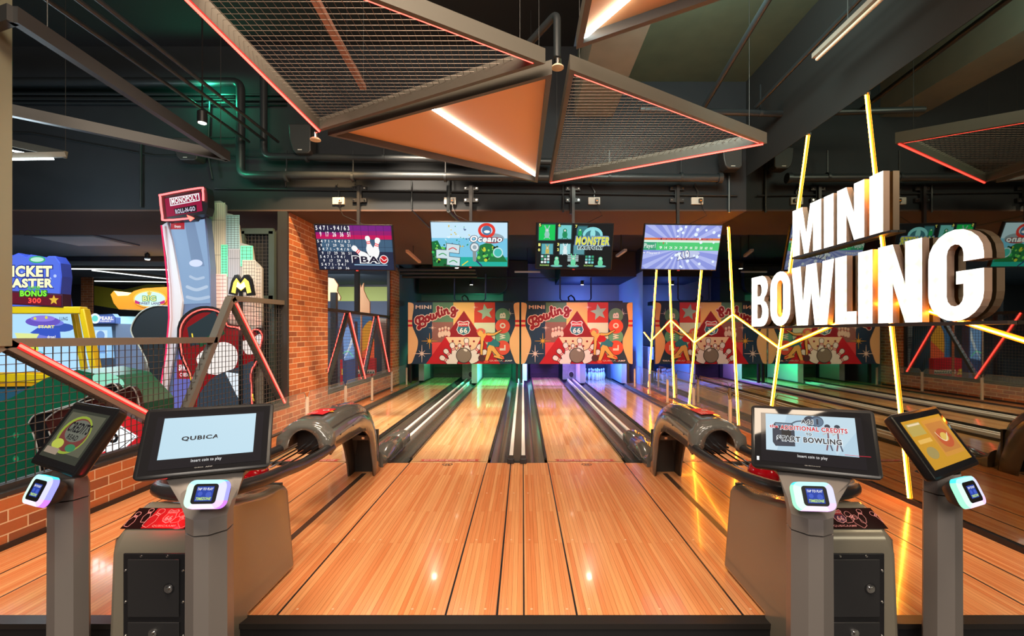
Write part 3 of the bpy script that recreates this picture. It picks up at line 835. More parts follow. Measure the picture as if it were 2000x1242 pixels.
def art_ocean(A, x0, x1, y0, y1):
    k = A.k; rnd = random.Random(3)
    A.L(k).rect(x0, y0, x1, y0 + 130, G(196, 228, 246, 1.05)); A.rect(x0, y0 + 130, x1, y0 + 290, G(120, 200, 232)); A.rect(x0, y0 + 290, x1, y1, G(30, 178, 160))
    A.L(k + 1).poly([(x0, y1), (x0, y0 + 160), (x0 + 50, y0 + 150), (x0 + 90, y0 + 230), (x0 + 130, y0 + 300), (x0 + 150, y1)], G(20, 110, 60))
    A.poly([(x1, y1 - 40), (x1 - 60, y0 + 240), (x1 - 160, y0 + 160), (x1 - 240, y0 + 190), (x1 - 280, y1 - 40)], G(28, 120, 66))
    for i in range(46):
        a = (rnd.uniform(x0 + 5, x0 + 120), rnd.uniform(y0 + 170, y1 - 10)) if i % 2 else (rnd.uniform(x1 - 260, x1 - 40), rnd.uniform(y0 + 200, y1 - 50))
        A.L(k + 2 + i % 2).circ(a[0], a[1], rnd.uniform(6, 16), rnd.choice([G(60, 190, 90), G(14, 70, 40), G(120, 210, 90), G(200, 210, 60), G(10, 40, 36)]), 8)
    for i in range(34):
        A.L(k + 2).ell(rnd.uniform(x0 + 120, x0 + 330), rnd.uniform(y0 + 30, y0 + 210), rnd.uniform(4, 11), rnd.uniform(3, 6), rnd.choice([G(40, 150, 110), G(90, 110, 150), G(240, 250, 250), G(220, 190, 60)]), 8, rnd.uniform(0, 3))
    for (cx, cy, r) in ((1165, 640, .05), (1255, 592, .12), (1255, 700, .1)):
        c, s = math.cos(r), math.sin(r)
        for L, e, m in ((4, 0, G(70, 90, 100)), (5, 5, G(206, 226, 232))):
            A.L(k + L).poly([(cx + (a * (60 - e)) * c - (b * (40 - e)) * s, cy + (a * (60 - e)) * s + (b * (40 - e)) * c) for a, b in ((-1, -1), (1, -1), (1, 1), (-1, 1))], m)
        A.L(k + 6).stroke([(cx - 35, cy + 8), (cx, cy - 6), (cx + 30, cy + 10)], 8, rnd.choice([G(50, 160, 90), G(220, 60, 60)]))
    A.L(k + 4).circ(1443, 580, 42, G(120, 140, 150)); A.L(k + 5).circ(1443, 580, 32, G(230, 236, 240)); A.L(k + 6).circ(1443, 580, 18, G(150, 170, 180))
    A.L(k + 4).stroke([(1440, 620), (1440, 690)], 30, G(140, 150, 150)); A.stroke([(1380, 700), (1330, 735)], 8, G(240, 220, 50), False); A.stroke([(1450, 690), (1500, 740)], 12, G(40, 50, 110), False)
    A.L(k + 4).ell(1590, 505, 110, 44, G(150, 170, 180)); A.L(k + 5).ell(1600, 520, 90, 26, G(190, 60, 50))
    A.L(k + 5).stroke([(1550 + 62 * math.cos(t * .63), 440 + 50 * math.sin(t * .63)) for t in range(10)], 24, G(230, 60, 50), True, True); A.L(k + 6).circ(1550, 440, 40, G(70, 120, 160)); A.L(k + 7).ell(1552, 450, 26, 12, WH)
    A.L(k + 8).text('Oceano', 1400, 478, 1690, 540, G(30, 60, 90), .1, shear=.2); A.L(k + 9).text('Oceano', 1406, 482, 1684, 536, WH, .04, shear=.2)
    A.L(k + 4).circ(1645, 625, 44, G(190, 230, 230)); A.L(k + 5).circ(1645, 625, 34, G(70, 190, 180))


def blob(A, x, y, h, m, L, ears=0):
    A.L(L).ell(x, y + h * .2, h * .28, h * .38, m, 14); A.L(L).circ(x, y - h * .22, h * .22, m, 14)
    A.L(L + 1).circ(x, y - h * .24, h * .10, WH, 10); A.L(L + 2).circ(x, y - h * .24, h * .04, G(10, 30, 30), 8)
    for s in (-1, 1): A.L(L).stroke([(x + s * h * .12, y + h * .45), (x + s * h * .3, y + h * .6)], h * .1, m, False)
    if ears:
        for s in (-1, 1): A.L(L).stroke([(x + s * h * .1, y - h * .35), (x + s * h * .25, y - h * .7)], h * .12, m, False)


def art_monster(A, x0, x1, y0, y1):
    k = A.k; tl = G(120, 205, 205)
    A.L(k).rect(x0, y0, x1, y1, G(22, 26, 28))
    for (a, b, c, d, m) in ((236, 398, 375, 528, G(22, 200, 90)), (402, 402, 515, 515, tl), (565, 410, 650, 480, G(60, 120, 130)), (262, 558, 360, 645, G(90, 170, 180)), (420, 558, 512, 645, G(150, 210, 215)), (540, 570, 632, 645, G(90, 150, 160))):
        A.L(k + 1).rect(a - 8, b - 8, c + 8, d + 8, G(40, 66, 70)); A.L(k + 2).rect(a, b, c, d, m)
    blob(A, 306, 465, 80, G(150, 200, 190), k + 3, 1); blob(A, 460, 465, 80, G(30, 140, 90), k + 3); blob(A, 312, 608, 60, G(200, 180, 90), k + 3, 1); blob(A, 466, 606, 70, G(225, 238, 240), k + 3, 1); blob(A, 590, 455, 60, G(40, 170, 90), k + 3)
    for ch, x, y in (('5', 244, 402), ('6', 411, 402), ('7', 556, 410), ('1', 242, 566), ('3', 405, 562), ('0', 240, 610), ('2', 405, 606)):
        A.L(k + 6).rect(x - 13, y - 15, x + 13, y + 15, G(14, 16, 16)); A.L(k + 7).text(ch, x - 9, y - 12, x + 9, y + 12, G(240, 236, 130), .04)
    A.L(k + 6).ell(700, 480, 86, 66, G(140, 220, 225), 20); A.L(k + 7).ell(700, 490, 66, 50, G(60, 120, 130), 20); A.L(k + 8).ell(700, 470, 22, 40, G(150, 225, 225))
    A.L(k + 9).text('MONSTER', 548, 486, 858, 574, G(110, 140, 190), .11, shear=.1); A.L(k + 10).text('MONSTER', 556, 494, 850, 566, G(225, 225, 80), .045, shear=.1)
    A.L(k + 9).text('FACTORY', 572, 568, 806, 606, G(200, 225, 225), .12); A.L(k + 10).text('FACTORY', 578, 573, 800, 601, G(16, 16, 16), .03)
    rnd = random.Random(5)
    for bx in (258, 645):
        for i in range(3):
            for j in range(3): A.L(k + 2).rect(bx + i * 27, 655 + j * 25, bx + 20 + i * 27, 673 + j * 25, rnd.choice([tl, G(60, 160, 120), G(220, 235, 235)]))
    for i in range(4): A.L(k + 2).rect(490, 655 + i * 14, 585, 663 + i * 14, G(200, 225, 225))
    for x, e in ((395, 0), (540, 1), (778, 0)): A.L(k + 2).ell(x, 745, 52, 10, G(120, 190, 190)); blob(A, x, 700, 80, G(110, 215, 165), k + 3, e)
    A.L(k + 3).text('RICHARD', 250, 733, 330, 747, G(180, 225, 120), .02); A.text('RICHARD', 636, 733, 716, 747, G(180, 225, 120), .02); A.text('RICHARD', 500, 730, 578, 742, G(200, 220, 200), 0)


def art_player(A, x0, x1, y0, y1):
    k = A.k
    A.L(k).rect(x0, y0, x1, y1, G(140, 152, 224)); cx, cy = 1460, 600
    for i in range(22):
        a = i * 2 * math.pi / 22; b = a + .13
        def lim(t):
            dx, dy = math.cos(t), math.sin(t)
            s = min((x1 - cx) / dx if dx > 0 else (x0 - cx) / dx if dx < 0 else 9e9, (y1 - cy) / dy if dy > 0 else (y0 - cy) / dy if dy < 0 else 9e9)
            return (cx + dx * s, cy + dy * s)
        A.L(k + 1).poly([(cx, cy), lim(a), lim(b)], G(176, 186, 240))
    A.L(k + 2).rect(x0, 508, x1, 526, G(226, 120, 60)); A.rect(x0 + 115, 508, x1 - 90, 526, G(206, 100, 90)); A.rect(x0, 526, x1, 545, G(214, 240, 224)); A.rect(x0, 545, x1, 612, G(80, 205, 120)); A.rect(x0, 545, x0 + 110, 612, G(60, 160, 120))
    A.L(k + 3).text('Player1', x0 + 4, 556, x0 + 102, 606, WH, .01)
    for i in range(11): A.L(k + 3).text(('9', '14', '24', '24', '34', '39', '44', '50', '58', '60', '66')[i], x0 + 138 + i * 44, 578, x0 + 160 + i * 44, 602, WH, .02); A.text(str(i + 1) if i < 10 else 'T', x0 + 140 + i * 44, 511, x0 + 152 + i * 44, 524, G(70, 30, 50), .01)
    A.L(k + 3).text('5 -', x0 + 125, 545, x0 + 150, 560, G(60, 120, 90)); A.text('F', x0 + 165, 544, x0 + 176, 562, G(210, 30, 40), .03); A.text('5', x0 + 190, 546, x0 + 202, 562, G(230, 250, 240))
    A.L(k + 3).text('Player1', 1182, 626, 1292, 648, WH, .015); A.L(k + 3).text('~', 1150, 630, 1170, 642, WH, .02)
    A.L(k + 3).ell(1545, 655, 100, 34, G(110, 120, 170), rot=-.1); A.L(k + 4).ell(1545, 645, 100, 32, G(190, 200, 235), rot=-.1); A.L(k + 5).text('X10', 1440, 615, 1560, 690, G(70, 80, 140), .1, rot=-.3); A.L(k + 6).text('X10', 1446, 621, 1554, 684, WH, .03, rot=-.3)
    rnd = random.Random(8)
    for i in range(34):
        x = rnd.uniform(1400, x1 - 15); y = rnd.uniform(y0 + 10, y1 - 15)
        if abs(y - 575) < 60 and x < 1600: continue
        A.L(k + 7).circ(x, y, rnd.uniform(8, 15), G(225, 238, 255, 1.1), 12)


tv((-2.07, 5.62, 2.30), 0, -.31, -.012, 'television showing a bowling scoreboard and three pins, nearest the brick pillar', (127, 771, 370, 745), art_score, -.27)
tv((-.654, 5.62, 2.338), .03, -.357, 0, 'television showing a bright underwater picture, second from the left', (1075, 1728, 375, 745), art_ocean, -.27)
tv((.636, 5.62, 2.318), .0, -.265, -.01, 'television showing a grid of monster pictures, third from the left', (218, 872, 390, 765), art_monster, .27)
tv((1.955, 5.62, 2.303), 0, -.335, -.012, 'television showing pale blue rays and a green player row, nearest the mirror', (1150, 1805, 402, 775), art_player, .26)


# ================================================================ HANGING TRIANGLES
def tri_frame(vs, label, plywood=False, leds=(), thin=(), tubes=None, z=3.0, mat=M_TRI, pitch=.048, hgt=.10, name='ceiling_triangle'):
    P3 = [Vector((x, y, z)) for x, y in vs]; c = sum(P3, Vector()) / 3
    t = thing(name, (c.x, c.y, z), label, 'ceiling light frame')
    inner = []
    k = .05
    def inset(d):
        out = []
        n = 3
        for i in range(3):
            a, b_, c_ = P3[i - 1], P3[i], P3[(i + 1) % 3]
            e1 = (b_ - a).normalized(); e2 = (c_ - b_).normalized()
            n1 = Vector((-e1.y, e1.x, 0)); n2 = Vector((-e2.y, e2.x, 0))
            if n1.dot(c - b_) < 0: n1 = -n1
            if n2.dot(c - b_) < 0: n2 = -n2
            den = n1.x * n2.y - n1.y * n2.x
            q1 = d + n1.dot(b_); q2 = d + n2.dot(b_)
            out.append(Vector(((q1 * n2.y - q2 * n1.y) / den, (n1.x * q2 - n2.x * q1) / den, z)))
        return out
    I = inset(.034); b = MB(); up = Vector((0, 0, hgt))
    for i in range(3):
        j = (i + 1) % 3
        b.add([P3[i], P3[j], I[j], I[i], P3[i] + up, P3[j] + up, I[j] + up, I[i] + up], [(0, 1, 2, 3), (7, 6, 5, 4), (0, 4, 5, 1), (3, 2, 6, 7)], mat)
    b.build('frame', t, smooth=False)
    if plywood:
        b = MB(); b.prism([p + Vector((0, 0, .055)) for p in inset(.03)], (0, 0, .02), M_WOODP); b.build('plywood_panel', t, smooth=False)
    else:
        b = MB(); Q = inset(.02); zz = z + .07
        xs = [p.x for p in Q]; ys = [p.y for p in Q]
        def cut(axis, val):
            hits = []
            for i in range(3):
                a, d_ = Q[i], Q[(i + 1) % 3]; a0, d0 = a[axis], d_[axis]
                if (a0 - val) * (d0 - val) < 0:
                    f = (val - a0) / (d0 - a0); hits.append(a + (d_ - a) * f)
            return hits
        v = min(xs) + pitch
        while v < max(xs):
            h = cut(0, v)
            if len(h) == 2: b.bar((h[0].x, h[0].y, zz), (h[1].x, h[1].y, zz), .0022, .0022, M_WIRE)
            v += pitch
        v = min(ys) + pitch
        while v < max(ys):
            h = cut(1, v)
            if len(h) == 2: b.bar((h[0].x, h[0].y, zz + .003), (h[1].x, h[1].y, zz + .003), .0022, .0022, M_WIRE)
            v += pitch
        b.build('wire_mesh', t, smooth=False)
    J = inset(.018)
    for i, j in leds:
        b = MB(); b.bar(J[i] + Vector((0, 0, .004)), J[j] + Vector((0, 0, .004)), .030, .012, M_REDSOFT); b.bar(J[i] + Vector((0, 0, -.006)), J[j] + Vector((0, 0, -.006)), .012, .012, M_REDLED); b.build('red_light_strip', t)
    J = inset(.040)
    for i, j in thin:
        b = MB(); b.bar(J[i] + Vector((0, 0, .004)), J[j] + Vector((0, 0, .004)), .006, .008, M_REDLED); b.build('inner_light_strip', t)
    if tubes:
        a, d_ = [Vector((x, y, z + .035)) for x, y in tubes]
        b = MB(); b.bar(a, d_, .019, .016, M_WLED); b.build('white_light_bar', t)
    for p in I:
        q = p + (c - p) * .08; b = MB(); b.tube([(q.x, q.y, z + .1), (q.x, q.y, 4.45 if q.x > .65 else 4.9)], .0025, M_DSTEEL, 5); b.build('hanging_wire', t)
    return t


tri_frame([(-1.78, 3.97), (.147, 2.96), (-1.78, 1.75)], 'hanging wire mesh triangle with red edge lights, left of the ceiling centre', leds=((0, 2),), thin=((1, 2),))
tri_frame([(-1.73, 4.04), (.198, 3.08), (.173, 5.31)], 'hanging orange plywood triangle pointing left with one white light bar', plywood=True, tubes=((-.72, 3.62), (.145, 5.17)))
tri_frame([(.312, 3.02), (2.256, 4.205), (.3055, 5.326)], 'hanging wire mesh triangle pointing right with a red light along its far edge', leds=((1, 2),), thin=((0, 1),))
tri_frame([(.33, 2.81), (.33, .58), (2.25, 1.69)], 'hanging orange plywood triangle at the top edge of the view with a white light bar', plywood=True, tubes=((.37, 2.75), (1.2, 1.39)))
# darker frames at far left
b = MB(); b.bar((-2.80, 2.5, 3.0), (-2.93, 4.52, 3.0), .05, .09, M_DSTEEL); b.bar((-2.80, 2.5, 3.0), (-4.6, 3.1, 3.0), .05, .09, M_DSTEEL); b.bar((-4.6, 3.1, 3.0), (-2.93, 4.52, 3.0), .05, .09, M_DSTEEL)
for p in ((-2.82, 2.7), (-2.92, 4.4), (-4.4, 3.1)): b.tube([(p[0], p[1], 3.04), (p[0], p[1], 4.9)], .0025, M_DSTEEL, 5)
tag(b.build('ceiling_triangle'), 'dark empty triangular frame hanging over the arcade side, no light on it', 'ceiling light frame')
t = thing('ceiling_triangle', (-5.2, 5.0, 2.95), 'pale frame with two white light strips meeting at a point at the far left', 'ceiling light frame')
b = MB(); tip = at(128, 302, 4.6); b.bar(tip, at(-60, 262, 4.9), .035, .07, M_STEEL); b.bar(tip, at(-60, 306, 4.2), .035, .05, M_STEEL); b.build('frame', t)
b = MB(); b.bar(at(95, 303, 4.62) - Vector((0, 0, .03)), at(-60, 268, 4.88) - Vector((0, 0, .05)), .02, .015, M_WLED); b.bar(at(105, 308, 4.5) - Vector((0, 0, .01)), at(-60, 312, 4.2), .02, .015, M_WLED); b.build('white_light_strip', t)
b = MB(); b.tube([tip, tip + Vector((0, 0, 2.0))], .003, M_DSTEEL, 5); b.build('hanging_wire', t)

# ================================================================ PIPES, CONDUITS, SPEAKERS, LAMPS
def pipe(pts, r, label, mat=M_PIPE, clips=(), cat='pipe', name='ceiling_pipe', seg=12):
    t = thing(name, pts[0], label, cat)
    b = MB(); b.tube(pts, r, mat, seg); b.build('pipe_run', t)
    for c in clips:
        q = MB(); c = Vector(c); q.lathe([(r * 1.18, -.015), (r * 1.18, .015)], c, mat, seg, (1, 0, 0)); q.box(c.x - .006, c.x + .006, c.y - .006, c.y + .006, c.z + r, c.z + r + .28, mat); q.build('pipe_clip', t)
    return t


def elbow(a, b, c, r=.1, n=5):
    a, b, c = Vector(a), Vector(b), Vector(c); p = b + (a - b).normalized() * r; q = b + (c - b).normalized() * r
    return [p.lerp(b, i / n).lerp(b.lerp(q, i / n), i / n) for i in range(n + 1)]


p1 = at(-200, 160, 5.6); p2 = at(470, 160, 5.6); p3 = at(470, 342, 5.6); p4 = at(1405, 348, 5.6)
pipe([p1] + elbow(p1, p2, p3) + elbow(p2, p3, p4) + [p4], .05, 'thick dark pipe running along the beam, dropping at an elbow and passing above the televisions', clips=[at(x, 346, 5.6) for x in (560, 690, 870, 1000, 1190, 1330)])
pipe([p4 - Vector((.02, 0, 0)), p4 + Vector((.03, 0, 0))], .065, 'round flange closing the right end of the long dark pipe', cat='pipe cap')
q1 = at(515, 120, 5.62); q2 = at(515, 305, 5.62); q3 = at(1080, 316, 5.62)
pipe([q1] + elbow(q1, q2, q3) + [q3], .042, 'second dark pipe just above the long one, behind the orange triangle', clips=[at(x, 309, 5.62) for x in (600, 750, 900)])
a = at(1300, 218, 5.0); pipe([at(1250, 214, 5.0), at(1545, 223, 5.0), at(1545, 223, 5.0) + Vector((0, 0, .12))], .034, 'short horizontal pipe hanging at the right, its end turned up', clips=[at(1485, 221, 5.0)])
pipe([at(1372, 214, 5.0), (1.85, 2.0, 4.0 + .0)], .026, 'sloping pipe rising from the short horizontal pipe towards the viewer', cat='pipe')
pipe([(2.55, 4.98, 3.72), (2.55, 1.5, 3.85)], .02, 'thin conduit running along the right wall beside the unlit tube lamp', cat='pipe')
k = at(1088, 25, 3.3)
pipe([at(1020, 100, 3.6)] + elbow(at(1020, 100, 3.6), k, k - Vector((0, 0, .3)), .06) + [at(1088, 112, 3.3)], .028, 'bent pipe ending in a sprinkler head at the ceiling centre', cat='pipe')
for i, (x0, y0, z, xx) in enumerate(((-2.99, 1.5, 3.6, -3.01), (-3.35, 1.5, 3.6, -3.37), (-3.16, 1.5, 3.62, -3.18))):
    pipe([(x0, y0, z), (xx, 5.6, z)], .018, ('grey conduit over the left railing, the middle one of three', 'grey conduit over the left railing, the one farthest left', 'grey conduit over the left railing, just beside the middle one')[i], cat='conduit', name='conduit')
for i, (y, zz) in enumerate(((183, .014), (193, .012), (201, .012))):
    pipe([at(-150, y, 5.75), at(560, y + 2, 5.75)], zz, ('topmost', 'middle', 'lowest')[i] + ' of three thin conduits along the wall under the thick left pipe', cat='conduit', name='conduit', seg=8)
pipe([at(-100, 258, 5.78), at(60, 260, 5.78), at(300, 304, 5.78), at(560, 306, 5.78)], .008, 'thin cable sagging along the dark wall below the left loudspeaker', cat='cable', name='cable', seg=6)
pipe([at(420, 368, 5.77), at(1440, 382, 5.77)], .010, 'thin conduit along the beam above all four sockets', cat='conduit', name='conduit', seg=8)
for i, (x, y0, y1) in enumerate(((275, 270, 405), (804, 352, 408), (876, 345, 412), (1115, 360, 418), (1424, 300, 415), (1100, 362, 415), (558, 330, 365))):
    pipe([at(x, y0, 5.77), at(x, y1, 5.77)], (.014, .009, .026, .018, .016, .012, .012)[i], 'vertical conduit on the beam ' + ('at the far left under the loudspeaker', 'between the first and second television, thinner one', 'just left of the second socket, thick one', 'just left of the third socket, right of a thinner one', 'at the right end beside the fourth socket', 'just left of the third socket, the thinner left one', 'above the mesh screen beside the brick pillar')[i], cat='conduit', name='conduit', seg=8)
b = MB(); b.tube([at(804, 410, 5.75), at(838, 445, 6.6)], .009, M_PIPE, 8); tag(b.build('conduit'), 'thin conduit crossing the brown underside left of the underwater screen', 'conduit')
b = MB(); b.tube([at(876, 412, 5.75), (at(905, 440, 6.6))], .024, M_PIPE, 8); tag(b.build('conduit'), 'thick conduit bending under the beam behind the underwater screen', 'conduit')
# green lit wall braces
t = thing('wall_brace', at(415, 340, 5.75), 'ladder of thin conduits on the wall lit green, left of the thick elbow pipe', 'conduit ladder')
b = MB()
for y in (190, 200, 268, 307): b.bar(at(402, y, 5.76), at(458, y, 5.76), .012, .012, M_PIPE)
b.tube([at(410, 190, 5.74), at(406, 300, 5.74), at(415, 350, 5.74)], .012, M_PIPE, 8); b.build('conduit_rungs', t)


def sprinkler(p, label):
    t = thing('sprinkler_head', p, label, 'sprinkler')
    b = MB(); b.lathe([(.012, .10), (.02, .07), (.028, .06), (.028, .02)], p, M_CHROME, 16); b.build('socket', t)
    b = MB(); b.lathe([(.03, .02), (.045, .008), (.045, 0), (.02, -.006)], p, D(235, 215, 180), 20); b.build('disc', t)


sprinkler(at(1089, 133, 3.3), 'sprinkler head hanging from the bent pipe between the triangles')
sprinkler(at(616, 274, 3.95), 'sprinkler head below the left corner of the mesh triangle')


def speaker(px, py, Y, label, w=.30, h=.30, sk=.05):
    c = at(px, py, Y); t = thing('wall_speaker', (c.x, c.y, c.z - h / 2), label, 'loudspeaker')
    b = MB(); o = [(-w / 2, h / 2), (w / 2 - .02, h / 2), (w / 2, h / 2 - .03), (w / 2, -h / 2 + .03), (w / 2 - .03, -h / 2), (-w / 2 + sk + .04, -h / 2), (-w / 2 + sk, -h / 2 + .04), (-w / 2 + .01, 0)]
    b.prism([(c.x + x, Y, c.z + z) for x, z in o], (0, .16, 0), M_DSTEEL); b.build('cabinet', t, bevel=.012)
    b = MB(); b.prism([(c.x + x * .9, Y - .002, c.z + z * .9) for x, z in o], (0, .004, 0), P('grille', s2l(48, 52, 52), .7)); b.build('grille', t)
    b = MB(); b.box(c.x - .02, c.x + .03, Y - .006, Y - .003, c.z - h * .40, c.z - h * .37, D(210, 210, 200)); b.build('badge', t)


speaker(361, 290, 5.55, 'dark wall loudspeaker lit green above the arcade side', .30, .28)
speaker(585, 270, 5.5, 'dark wall loudspeaker behind the mesh triangle, left of the orange panel', .27, .36)
speaker(1431, 308, 5.5, 'dark wall loudspeaker under the tip of the right mesh triangle', .24, .26, .03)
# unlit fluorescent lamp near the right wall
t = thing('tube_lamp', (2.5, 3.6, 3.55), 'unlit white tube lamp fixed high along the right wall', 'tube lamp')
b = MB(); b.bar((2.5, 3.9, 3.62), (2.5, 1.6, 3.62), .05, .04, D(150, 140, 130)); b.build('fitting', t)
b = MB(); b.tube([(2.5, 3.87, 3.575), (2.5, 1.6, 3.575)], .014, D(238, 226, 205), 10); b.build('lamp_tube', t)
b = MB(); b.tube([(2.5, 3.5, 3.64), (2.5, 3.5, 4.45)], .004, M_DSTEEL, 6); b.tube([(2.5, 2.2, 3.64), (2.5, 2.2, 4.45)], .004, M_DSTEEL, 6); b.build('hanger', t)
t = thing('tube_lamp', (-1.9, 3.2, 3.7), 'reddish unlit channel lamp seen through the left mesh triangle', 'tube lamp')
b = MB(); b.bar(at(710, 172, 4.0), at(600, -30, 2.9), .05, .04, D(190, 140, 120)); b.build('fitting', t)
b = MB(); e = at(710, 172, 4.0); b.tube([e, (e.x, e.y, 4.88)], .004, M_DSTEEL, 6); b.build('hanger', t)


def downlight(p, label, up=.25, lit=True):
    p = Vector(p); t = thing('downlight', p, label, 'ceiling spotlight')
    b = MB(); b.lathe([(.045, 0), (.045, .11), (.02, .13)], p, M_BLACK, 16); b.build('can', t)
    b = MB(); b.lathe([(.036, -.004), (.036, .002)], p, P('lamp_glow', (1, 1, 1), .5, emit=(1, .93, .75), es=14), 16); b.build('lamp_lens', t)
    b = MB(); b.tube([p + Vector((0, 0, .12)), p + Vector((0, 0, up))], .008, M_BLACK, 6); b.build('stem', t)


for x, y, l in ((-1.39, 9.6, 'lit spotlight just below the underwater screen'), (1.05, 9.7, 'lit spotlight just below the monster picture screen'), (-1.40, 12.4, 'small lit spotlight in front of the rounded dark bulkhead'), (1.62, 12.4, 'small lit spotlight in front of the blue back wall')):
    downlight((x, y, 2.62 if y < 12 else 2.56), l, (.69 if y < 12 else .2) if x > -1.3 or y > 12 else .185)
b = MB(); b.tube([(-2.6, 12.4, 2.75), (1.7, 12.4, 2.75)], .01, M_PIPE, 8); tag(b.build('light_rail'), 'thin rail carrying the two far spotlights above the banners', 'light rail')
downlight(at(395, 240, 4.6), 'bright lit spotlight hanging left of the mesh triangle', 1.53)
lamp('SPOT', at(395, 246, 4.6), at(395, 700, 4.8), 60, (1, .95, .85), .04, 110)
downlight(at(288, 507, 9.0), 'lit spotlight on the arcade ceiling above the oval orange sign', .15)
b = MB()
b.bar(at(1005, 531, 11.0), at(1055, 531, 11.0), .05, .04, D(170, 180, 205)); b.tube([at(1030, 531, 11.0), (at(1030, 531, 11.0).x, 11.0, 3.3)], .006, M_BLACK, 6); tag(b.build('tube_lamp'), 'short pale tube lamp hanging between the two banners near the back', 'tube lamp')
b = MB(); b.bar(at(795, 490, 7.6), at(820, 512, 8.6), .05, .04, D(205, 170, 140)); e = at(807, 501, 8.1); b.tube([e, (e.x, e.y, 2.80)], .006, M_BLACK, 6); tag(b.build('tube_lamp'), 'small tube lamp under the brown ceiling between the first two televisions', 'tube lamp')
b = MB(); b.bar(at(1205, 500, 8.2), at(1222, 488, 7.8), .05, .04, D(150, 160, 190)); b.tube([at(1213, 494, 8.0), (at(1213, 494, 8.0).x, 8.0, 3.3)], .01, M_BLACK, 6); tag(b.build('tube_lamp'), 'small tube lamp in the blue recess between the last two televisions', 'tube lamp')
b = MB()
for y, zz in ((522, 2.72), (530, 2.66), (540, 2.60)): b.tube([(-2.9, 10.6 + (y - 522) * .02, zz), (-1.1, 10.6 + (y - 522) * .02, zz)], .04, M_PIPE, 8)
tag(b.build('ceiling_pipe'), 'bundle of three dark pipes below the brown ceiling right of the far brick pillar', 'pipe bundle')


# ================================================================ LEFT RAILING WITH MESH AND RED LIGHTS
XM = XL - .07


def wire_panel(mb, y0, y1, zlo, zhi, pitch, mat, inside=None, r=.0022, X=XM):
    n = int((y1 - y0) / pitch)
    for i in range(n + 1):
        y = y0 + i * pitch; a, b_ = (zlo, zhi) if inside is None else inside(y)
        if b_ - a > .01: mb.bar((X, y, a), (X, y, b_), r * 2, r * 2, mat, up=(0, 1, 0))
    z = zlo
    while z < zhi:
        if inside is None: mb.bar((X + r * 2, y0, z), (X + r * 2, y1, z), r * 2, r * 2, mat)
        else:
            ys = [y0 + i * .01 for i in range(int((y1 - y0) / .01) + 1)]; run = None
            for y in ys + [None]:
                ok = y is not None and inside(y)[0] <= z <= inside(y)[1]
                if ok and run is None: run = y
                if not ok and run is not None:
                    e = (y if y is not None else y1) - .01
                    if e - run > .02: mb.bar((X + r * 2, run, z), (X + r * 2, e, z), r * 2, r * 2, mat)
                    run = None
        z += pitch


t = thing('mesh_railing', (XM, 4.0, .325), 'steel railing with square wire mesh and zigzag red lights on the near brick wall', 'railing')
A_ = (2.68, 1.19); B_ = (4.03, .35); C_ = (4.78, 1.615); D_ = (5.82, .35); P_ = (.9, .35)
b = MB()
b.box(XM - .045, XM + .045, 2.60, 2.70, 1.17, 4.9, P('post_paint', s2l(128, 128, 108), .4, .3)); b.build('tall_post', t, bevel=.004)
b = MB()
for a, c in ((A_, (4.53, 1.18)), (C_, (5.84, 1.635))): b.bar((XM, *a), (XM, *c), .07, .055, M_STEEL)
b.build('top_rail', t)
for a, c in ((A_, B_), (B_, C_), (C_, D_), (A_, (1.3, .35))):
    b = MB(); b.bar((XM, *a), (XM, *c), .07, .06, M_STEEL); b.build('diagonal_bar', t)
for a, c in (((2.74, 1.175), (4.03, .39)), ((4.82, 1.56), (5.80, .36))):
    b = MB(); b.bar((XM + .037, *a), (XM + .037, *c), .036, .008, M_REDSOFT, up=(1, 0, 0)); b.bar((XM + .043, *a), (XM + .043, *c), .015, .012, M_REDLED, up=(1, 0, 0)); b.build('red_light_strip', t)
b = MB(); b.box(XM - .03, XM + .03, .9, 5.84, .326, .36, M_DSTEEL); b.build('bottom_rail', t); b = MB(); b.box(XL - .125, XL - .002, 5.80, 5.845, .326, 2.8, M_DSTEEL); b.build('end_post', t)


def ins(y):
    top = 1.18 if y < 4.53 else (1.18 + (y - 4.53) * (1.615 - 1.18) / .25 if y < 4.78 else 1.62)
    if y < 2.68: top = 1.19 - (2.68 - y) * .61
    return (.35, top)


b = MB(); wire_panel(b, 1.3, 5.8, .36, 1.62, .054, M_DWIRE, ins); b.build('wire_mesh', t, smooth=False)

t = thing('mesh_railing', (XM, 8.7, .325), 'mesh railing with red zigzag lights in the far window between brick pillars', 'railing')
b = MB()
b.box(XM - .03, XM + .03, 7.0, 10.44, 1.59, 1.64, M_DSTEEL); b.box(XM - .03, XM + .03, 7.0, 10.44, .326, .36, M_DSTEEL)
b.box(XM - .03, XM + .03, 7.0, 7.05, .326, 2.8, M_DSTEEL); b.box(XM - .03, XM + .03, 10.40, 10.44, .326, 2.8, M_DSTEEL); b.build('frame', t)
b = MB(); b.box(XM - .04, XM + .04, 8.40, 8.48, 1.64, 2.8, M_DSTEEL); b.build('post', t)
n1 = (7.1, .37); n2 = (7.98, 1.6); n3 = (8.78, .37); n4 = (9.55, 1.6); n5 = (10.35, .37)
for a, c in ((n1, n2), (n3, n4)):
    b = MB(); b.bar((XM, *a), (XM, *c), .06, .055, M_DSTEEL); b.build('diagonal_bar', t)
    b = MB(); b.bar((XM - .04, *a), (XM - .04, *c), .02, .02, M_REDLED); b.build('red_light_strip', t)
